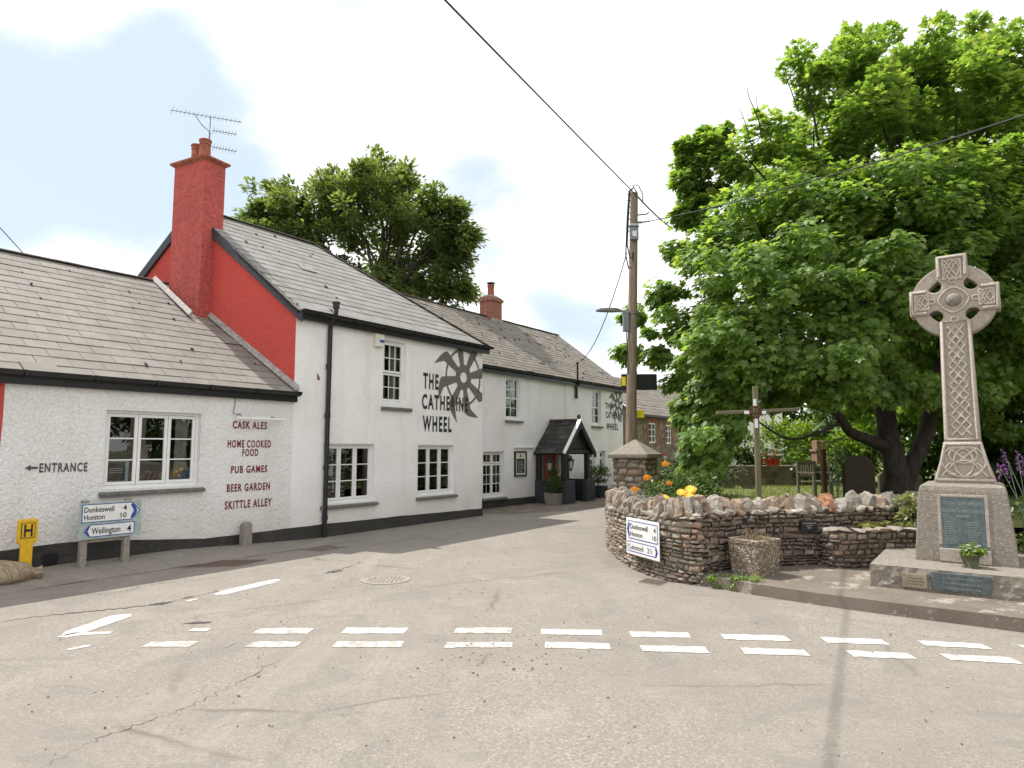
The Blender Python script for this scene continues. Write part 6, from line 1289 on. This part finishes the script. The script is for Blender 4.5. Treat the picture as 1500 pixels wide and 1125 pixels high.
# potted shrubs by the porch
for px, pyb, hh, lab, mm in ((813, 744, .95, 'bay shrub in a square pale stone pot before the porch', 1), (877, 740, .85, 'bushy shrub in a dark tub at the right side of the porch', 2)):
    u_ = uz(px, 740, -.25 if mm == 1 else -.45)[0]; P = W(u_, -.25 if mm == 1 else -.45, 0); u_, n_2 = (P-G0).dot(A), (P-G0).dot(NV); t = thing('potted_shrub', P, lab, 'potted shrub', group='potted shrubs by the porch'); m = MB(); s = .26 if mm == 1 else .25; ph = .36
    if mm == 2: ph = .42
    F = frame(P, A, NV, UP); m.add([F(x*s*k, y*s*k, z) for k, z in ((.88, 0), (1, ph), (.85, ph), (.8, ph-.06)) for x, y in ((-1, -1), (1, -1), (1, 1), (-1, 1))], [(4*i+j, 4*i+(j+1) % 4, 4*i+4+(j+1) % 4, 4*i+4+j) for i in range(3) for j in range(4)]+[(12, 13, 14, 15)]); m.build('pot', 'cap_stone' if mm == 1 else 'slate_blue_paint', t, .015)
    m = MB(); limb(m, [F(0, 0, ph-.08), F(.02, 0, ph+.15), F(0, .02, ph+.4)], .025, .012, .02, 6); m.build('stem', 'bark_grey', t)
    C = [F(x*.42, y*.42, ph+.40+z*.33) for x, y, z in unit(34)*rng.random((34, 1))**.4]; crown('foliage', C, [.14]*34, 36, .075, 'shrub_leaf', t, 'oval', F(0, 0, ph+.2), .0)
# variegated bush beside the memorial, purple flowers behind
VB = at(1337, 755, 9.85); shrub('variegated_bush', (VB.x, VB.y, .62), .24, .2, .24, 26, 42, .055, 'variegated_leaf', 'variegated cream and green bush beside the memorial plinth', 'bush', rad=.09)
FB = MP(1.75, 2.1, .13); t = thing('purple_flowers', FB, 'clump of tall purple flower spikes behind the memorial', 'flowers'); m = MB(); sp = []
for px, py in ((1463, 680), (1469, 660), (1476, 676), (1490, 662), (1497, 668), (1505, 680)):
    tp = at(px, py, 9.3); bs = FB+Vector((rng.uniform(-.15, .15), rng.uniform(-.1, .1), 0)); m.tube([bs, bs.lerp(tp, .6)+UP*.1, tp], [.008, .006, .003], 5); sp += [tp-UP*.03*k+Vector((rng.normal(0, .008), rng.normal(0, .008), 0)) for k in range(10)]
m.build('stems', 'green_metal', t); crown('blossom', sp, [.014]*len(sp), 7, .024, 'petal_purple', t, 'oval', None, 0)
crown('foliage', [FB+Vector((rng.uniform(-.3, .5), rng.uniform(-.2, .2), rng.uniform(.3, 1.2))) for _ in range(40)], [.13]*40, 26, .08, 'shrub_leaf', t, 'oval')
# garden shrubs by the white house
P = at(1095, 690, 24.5); shrub('garden_shrub', (P.x, P.y, CZ), .75, .6, .85, 30, 46, .16, 'shrub_leaf', 'green shrub with pots in front of the white house wall', 'shrub', rad=.35, group='garden shrubs beyond the churchyard')
P = at(1165, 690, 26.5); shrub('garden_shrub', (P.x, P.y, CZ), 1.3, 1.0, 1.25, 44, 60, .19, 'bright_leaf', 'bright sunlit leafy bush behind the back churchyard wall', 'shrub', rad=.45, group='garden shrubs beyond the churchyard')
P = at(1216, 690, 25.0); shrub('garden_shrub', (P.x, P.y, CZ), 1.1, .8, 1.5, 40, 60, .18, 'bright_leaf', 'bright green tall bush right of the brick gate pier', 'shrub', rad=.42, group='garden shrubs beyond the churchyard')
P = at(1262, 690, 22.0); shrub('garden_shrub', (P.x, P.y, CZ), 1.1, .8, 1.1, 34, 60, .16, 'bright_leaf', 'sunlit bush directly behind the dark gravestone', 'shrub', rad=.4, group='garden shrubs beyond the churchyard')
P = at(1010, 700, 17.5); shrub('ivy_bank', (P.x, P.y, CZ-.3), 1.3, .8, .75, 50, 60, .12, 'ivy_leaf', 'dark ivy covered bank under the drooping maple branches', 'ivy bank', rad=.4)
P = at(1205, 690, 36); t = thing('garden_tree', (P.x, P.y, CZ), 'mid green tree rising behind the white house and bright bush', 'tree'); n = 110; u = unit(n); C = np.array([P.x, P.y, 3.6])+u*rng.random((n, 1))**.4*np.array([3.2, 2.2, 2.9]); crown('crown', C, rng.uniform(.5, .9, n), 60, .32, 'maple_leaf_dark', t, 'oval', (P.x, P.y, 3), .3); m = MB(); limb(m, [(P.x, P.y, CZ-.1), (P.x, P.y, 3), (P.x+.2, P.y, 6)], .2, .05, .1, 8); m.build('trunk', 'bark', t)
# dark evergreen screen behind the churchyard
for i, (px, Y, rx, rz, lab) in enumerate(((1390, 20, 2.4, 3.0, 'dark evergreen filling the gap behind the celtic cross shaft'), (1490, 18.5, 2.2, 3.2, 'dark evergreen at the right edge behind the memorial'), (1600, 17, 2.4, 3.2, 'dark evergreen out at the far right of the churchyard'), (1300, 24, 2.3, 3.2, 'dark evergreen behind the forked maple trunk'))):
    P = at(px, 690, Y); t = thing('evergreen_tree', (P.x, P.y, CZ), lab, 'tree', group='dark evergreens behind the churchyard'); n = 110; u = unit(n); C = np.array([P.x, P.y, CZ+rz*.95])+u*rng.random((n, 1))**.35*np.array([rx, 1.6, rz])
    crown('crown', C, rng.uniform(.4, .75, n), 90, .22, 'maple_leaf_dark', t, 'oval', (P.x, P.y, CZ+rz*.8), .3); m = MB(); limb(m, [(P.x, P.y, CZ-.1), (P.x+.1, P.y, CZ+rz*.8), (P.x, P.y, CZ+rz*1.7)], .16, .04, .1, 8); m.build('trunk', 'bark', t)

# trees and bank on the far side of the junction, out to the right (seen in the window panes)
for i, (x, y, r, h, lab) in enumerate(((17.5, 3.0, 2.6, 7.5, 'leafy tree standing beyond the road right of the memorial, nearest the junction'), (18.5, -2.5, 2.8, 8.5, 'leafy tree across the junction to the right, behind the viewer'), (19.0, 8.0, 2.6, 8.0, 'leafy tree out to the right beyond the memorial pavement'))):
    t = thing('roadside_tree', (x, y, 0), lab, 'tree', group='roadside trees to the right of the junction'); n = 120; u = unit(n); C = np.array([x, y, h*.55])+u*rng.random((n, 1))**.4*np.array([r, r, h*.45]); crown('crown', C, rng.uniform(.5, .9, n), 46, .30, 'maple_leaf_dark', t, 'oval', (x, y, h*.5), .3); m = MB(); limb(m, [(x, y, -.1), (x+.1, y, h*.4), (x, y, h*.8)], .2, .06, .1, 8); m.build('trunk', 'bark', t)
rw_ = Path(spline([(13.5, -8.0), (14.2, -2.0), (14.8, 5.0), (15.2, 9.0)])); t = thing('roadside_wall', (14.2, 0, 0), 'low stone wall across the road to the right of the junction', 'stone wall'); core(rw_, lambda q: 1.1, .4).build('stonework', 'stone_wall', t)

# the big maple
TB = at(1310, 715, 14.6); TB.z = CZ-.05
tree = thing('maple_tree', TB, 'huge spreading green maple tree with forked dark trunk in the churchyard', 'tree')
L_ = [  # lobes of the crown: photo direction, distance, radius (m)
 (1050, 205, 15.6, .5), (1010, 215, 15.6, .35), (1000, 255, 15.6, .4), (1040, 270, 15.4, .8), (1015, 310, 15.6, .5), (1050, 355, 14.4, .9), (1000, 380, 16.0, .6), (1010, 450, 15.8, .9), (985, 440, 16.2, .55), (970, 500, 16.2, .55), (1000, 545, 16.2, .45), (1035, 540, 14.5, .75), (1028, 615, 13.0, .4), (1030, 572, 13.2, .5), (1018, 600, 13.3, .4), (1060, 625, 12.6, .45), (1055, 575, 12.8, .5), (1075, 600, 12.6, .35), (1045, 590, 12.8, .5), (1030, 655, 12.4, .3), (1030, 645, 12.2, .35), (925, 460, 17, .25), (918, 520, 17, .2), (1045, 500, 13.0, .8),
 (1090, 225, 15.0, .9), (1110, 330, 14.0, 1.1), (1095, 420, 12.4, 1.1), (1090, 500, 12.0, .9), (1075, 550, 12.2, .5), (1125, 545, 12.0, .45), (1165, 540, 12.0, .45), (1180, 110, 14.6, .7), (1190, 190, 14.6, 1.2), (1200, 310, 13.8, 1.2), (1180, 410, 12.3, 1.1), (1200, 500, 12.0, .8), (1225, 555, 12.0, .4),
 (1026, 678, 12.4, .3), (1030, 680, 12.2, .3), (1330, 585, 18, .9), (1400, 600, 18.0, 1.0), (1455, 600, 17.0, 1.0), (1260, 590, 17.5, .6),
 (1255, 555, 13.4, .45), (1305, 560, 13.6, .5), (1350, 565, 13.8, .5), (1205, 585, 13.0, .3), (1420, 560, 14.0, .6), (1150, 575, 13.0, .35),
 (1250, 100, 15.0, .9), (1290, 170, 14.6, 1.3), (1300, 290, 13.4, 1.3), (1290, 390, 12.8, 1.0), (1290, 480, 12.8, 1.0), (1340, 90, 15.2, 1.0), (1400, 150, 14.8, 1.5), (1400, 270, 13.6, 1.4), (1380, 350, 13.4, .9), (1420, 75, 15.4, .8), (1490, 80, 15.2, 1.0), (1500, 190, 14.4, 1.5), (1490, 310, 13.6, 1.3), (1490, 430, 13.8, 1.2), (1500, 530, 14.5, .9), (1600, 120, 15, 1.5), (1620, 280, 14.5, 1.7), (1600, 440, 14.5, 1.5), (1700, 250, 16, 2.0), (1700, 420, 16, 1.7),
 (1100, 340, 16.5, 1.5), (1090, 460, 16, 1.2), (1160, 250, 17.5, 1.9), (1180, 430, 16.5, 1.6), (1300, 210, 18.5, 2.0), (1310, 380, 18, 2.0), (1420, 220, 18.5, 2.0), (1450, 400, 18, 2.0), (1560, 300, 18.5, 2.0), (1350, 120, 18, 1.5), (1480, 130, 18.5, 1.6), (1240, 480, 16, 1.0), (1350, 520, 16.5, 1.2), (1420, 540, 16, 1.1), (1240, 340, 15, 1.6), (1350, 300, 15.5, 1.8), (1450, 320, 15.5, 1.8), (1330, 430, 15, 1.2), (1180, 340, 14.8, 1.4), (1420, 460, 15.0, 1.2)]
CC, CR = [], []; lobes = []
for px, py, Y, r in L_:
    c = at(px, py, Y); lobes.append((c, r)); n = max(4, int(9*r*r+5)) if Y < 15.7 else max(4, int(5.5*r*r+5)); u = unit(n); rad = r*rng.uniform(.45, 1.0, (n, 1))
    CC.append(np.array(c)+u*rad*np.array([1, 1, .85])); CR.append(rng.uniform(.28, .52, n)*min(1.1, .55+.45*r))
CC = np.vstack(CC); CR = np.concatenate(CR)
cen = np.array(at(1330, 330, 15.8)); crown('crown', CC, CR, 128, .132, 'maple_leaf', tree, 'maple', cen, .45, 1.0, .7)
m = MB(); fk = TB+Vector((.05, 0, .9)); limb(m, [TB+Vector((0, 0, -.2)), TB+Vector((0, 0, .3)), fk, at(1292, 590, 14.7), at(1270, 480, 15.2), at(1260, 330, 15.8), at(1270, 200, 16)], .36, .06, .08, 14, 1)
limb(m, [TB+Vector((.25, .1, -.2)), TB+Vector((.28, .1, .4)), at(1352, 640, 14.8), at(1372, 560, 15.2), at(1390, 430, 15.6), at(1410, 260, 16)], .27, .05, .08, 12, 2); tr = m.build('trunk', 'bark', tree)
def branch(pts, r0, r1, sd): m = MB(); limb(m, pts, r0, r1, .10, 9, sd); m.build('branch', 'bark', tree)
b0 = at(1300, 655, 14.6); branch([b0, at(1262, 640, 14.2), at(1234, 618, 13.8), at(1200, 570, 13.6), at(1150, 470, 13.6), at(1090, 360, 13.8)], .15, .025, 3)
branch([at(1232, 620, 13.8), at(1200, 634, 13.2), at(1160, 643, 12.7), at(1120, 622, 12.5), at(1080, 590, 12.4)], .04, .012, 4)
rn = random.Random(44)
for i, (c, r) in enumerate(lobes):
    if r < .6: continue
    s = at(1270, 470, 15.2) if c.x < 7.5 else at(1390, 430, 15.6); mid = s.lerp(c, .55)+Vector((rn.uniform(-.3, .3), rn.uniform(-.3, .3), rn.uniform(-.1, .5))); branch([s, mid, c], .065, .014, i)
for i, (px, py) in enumerate(((1095, 128), (1108, 140), (1085, 160), (1148, 95))):                    # bare twigs at the top left
    m_ = at(px, py, 14); branch([m_-UP*1.1+Vector((.25, 0, 0)), m_-UP*.5+Vector((.1, 0, 0)), m_], .018, .004, 90+i)

# oak behind the pub roof
OY = 27.0; ob = at(560, 640, OY); ob.z = 0; oak = thing('oak_tree', ob, 'broad oak tree rising behind the pub roof', 'tree'); LO = [
 (385, 310, 1.1), (420, 290, 1.1), (370, 335, .7), (450, 320, 1.4), (500, 290, 1.3), (545, 265, 1.0), (520, 330, 1.6), (575, 290, 1.3), (590, 330, 1.6), (560, 400, 1.5), (625, 310, .9), (630, 370, 1.5), (660, 340, .9), (668, 380, 1.0), (675, 425, .7), (640, 420, 1.2), (470, 370, 1.4), (600, 430, 1.2), (590, 265, .5), (545, 250, .45), (420, 340, 1.2), (685, 350, .4), (665, 310, .55)]
CC, CR = [], []
for px, py, r in LO:
    c = np.array(at(px, py, OY+rng.uniform(-1.5, 1.5))); r *= .92; n = int(13*r*r+12); u = unit(n); CC.append(c+u*rng.uniform(.1, 1.22, (n, 1))*r*np.array([1, 1.5, .9])); CR.append(rng.uniform(.25, .5, n))
CC = np.vstack(CC); CR = np.concatenate(CR); crown('crown', CC, CR, 110, .18, 'oak_leaf', oak, 'oval', np.array(at(540, 400, OY)), .25, 1.0, .8)
m = MB(); limb(m, [ob-UP*.2, at(560, 560, OY), at(555, 470, OY)], .5, .3, .1, 12, 7); m.build('trunk', 'bark_grey', oak)
for i, (px, py, r) in enumerate(LO): m = MB(); s = at(555, 470, OY); c = at(px, py, OY); limb(m, [s, s.lerp(c, .5)+Vector((rn.uniform(-.5, .5), rn.uniform(-.5, .5), .2)), c], .13, .02, .25, 7, i); m.build('branch', 'bark_grey', oak)
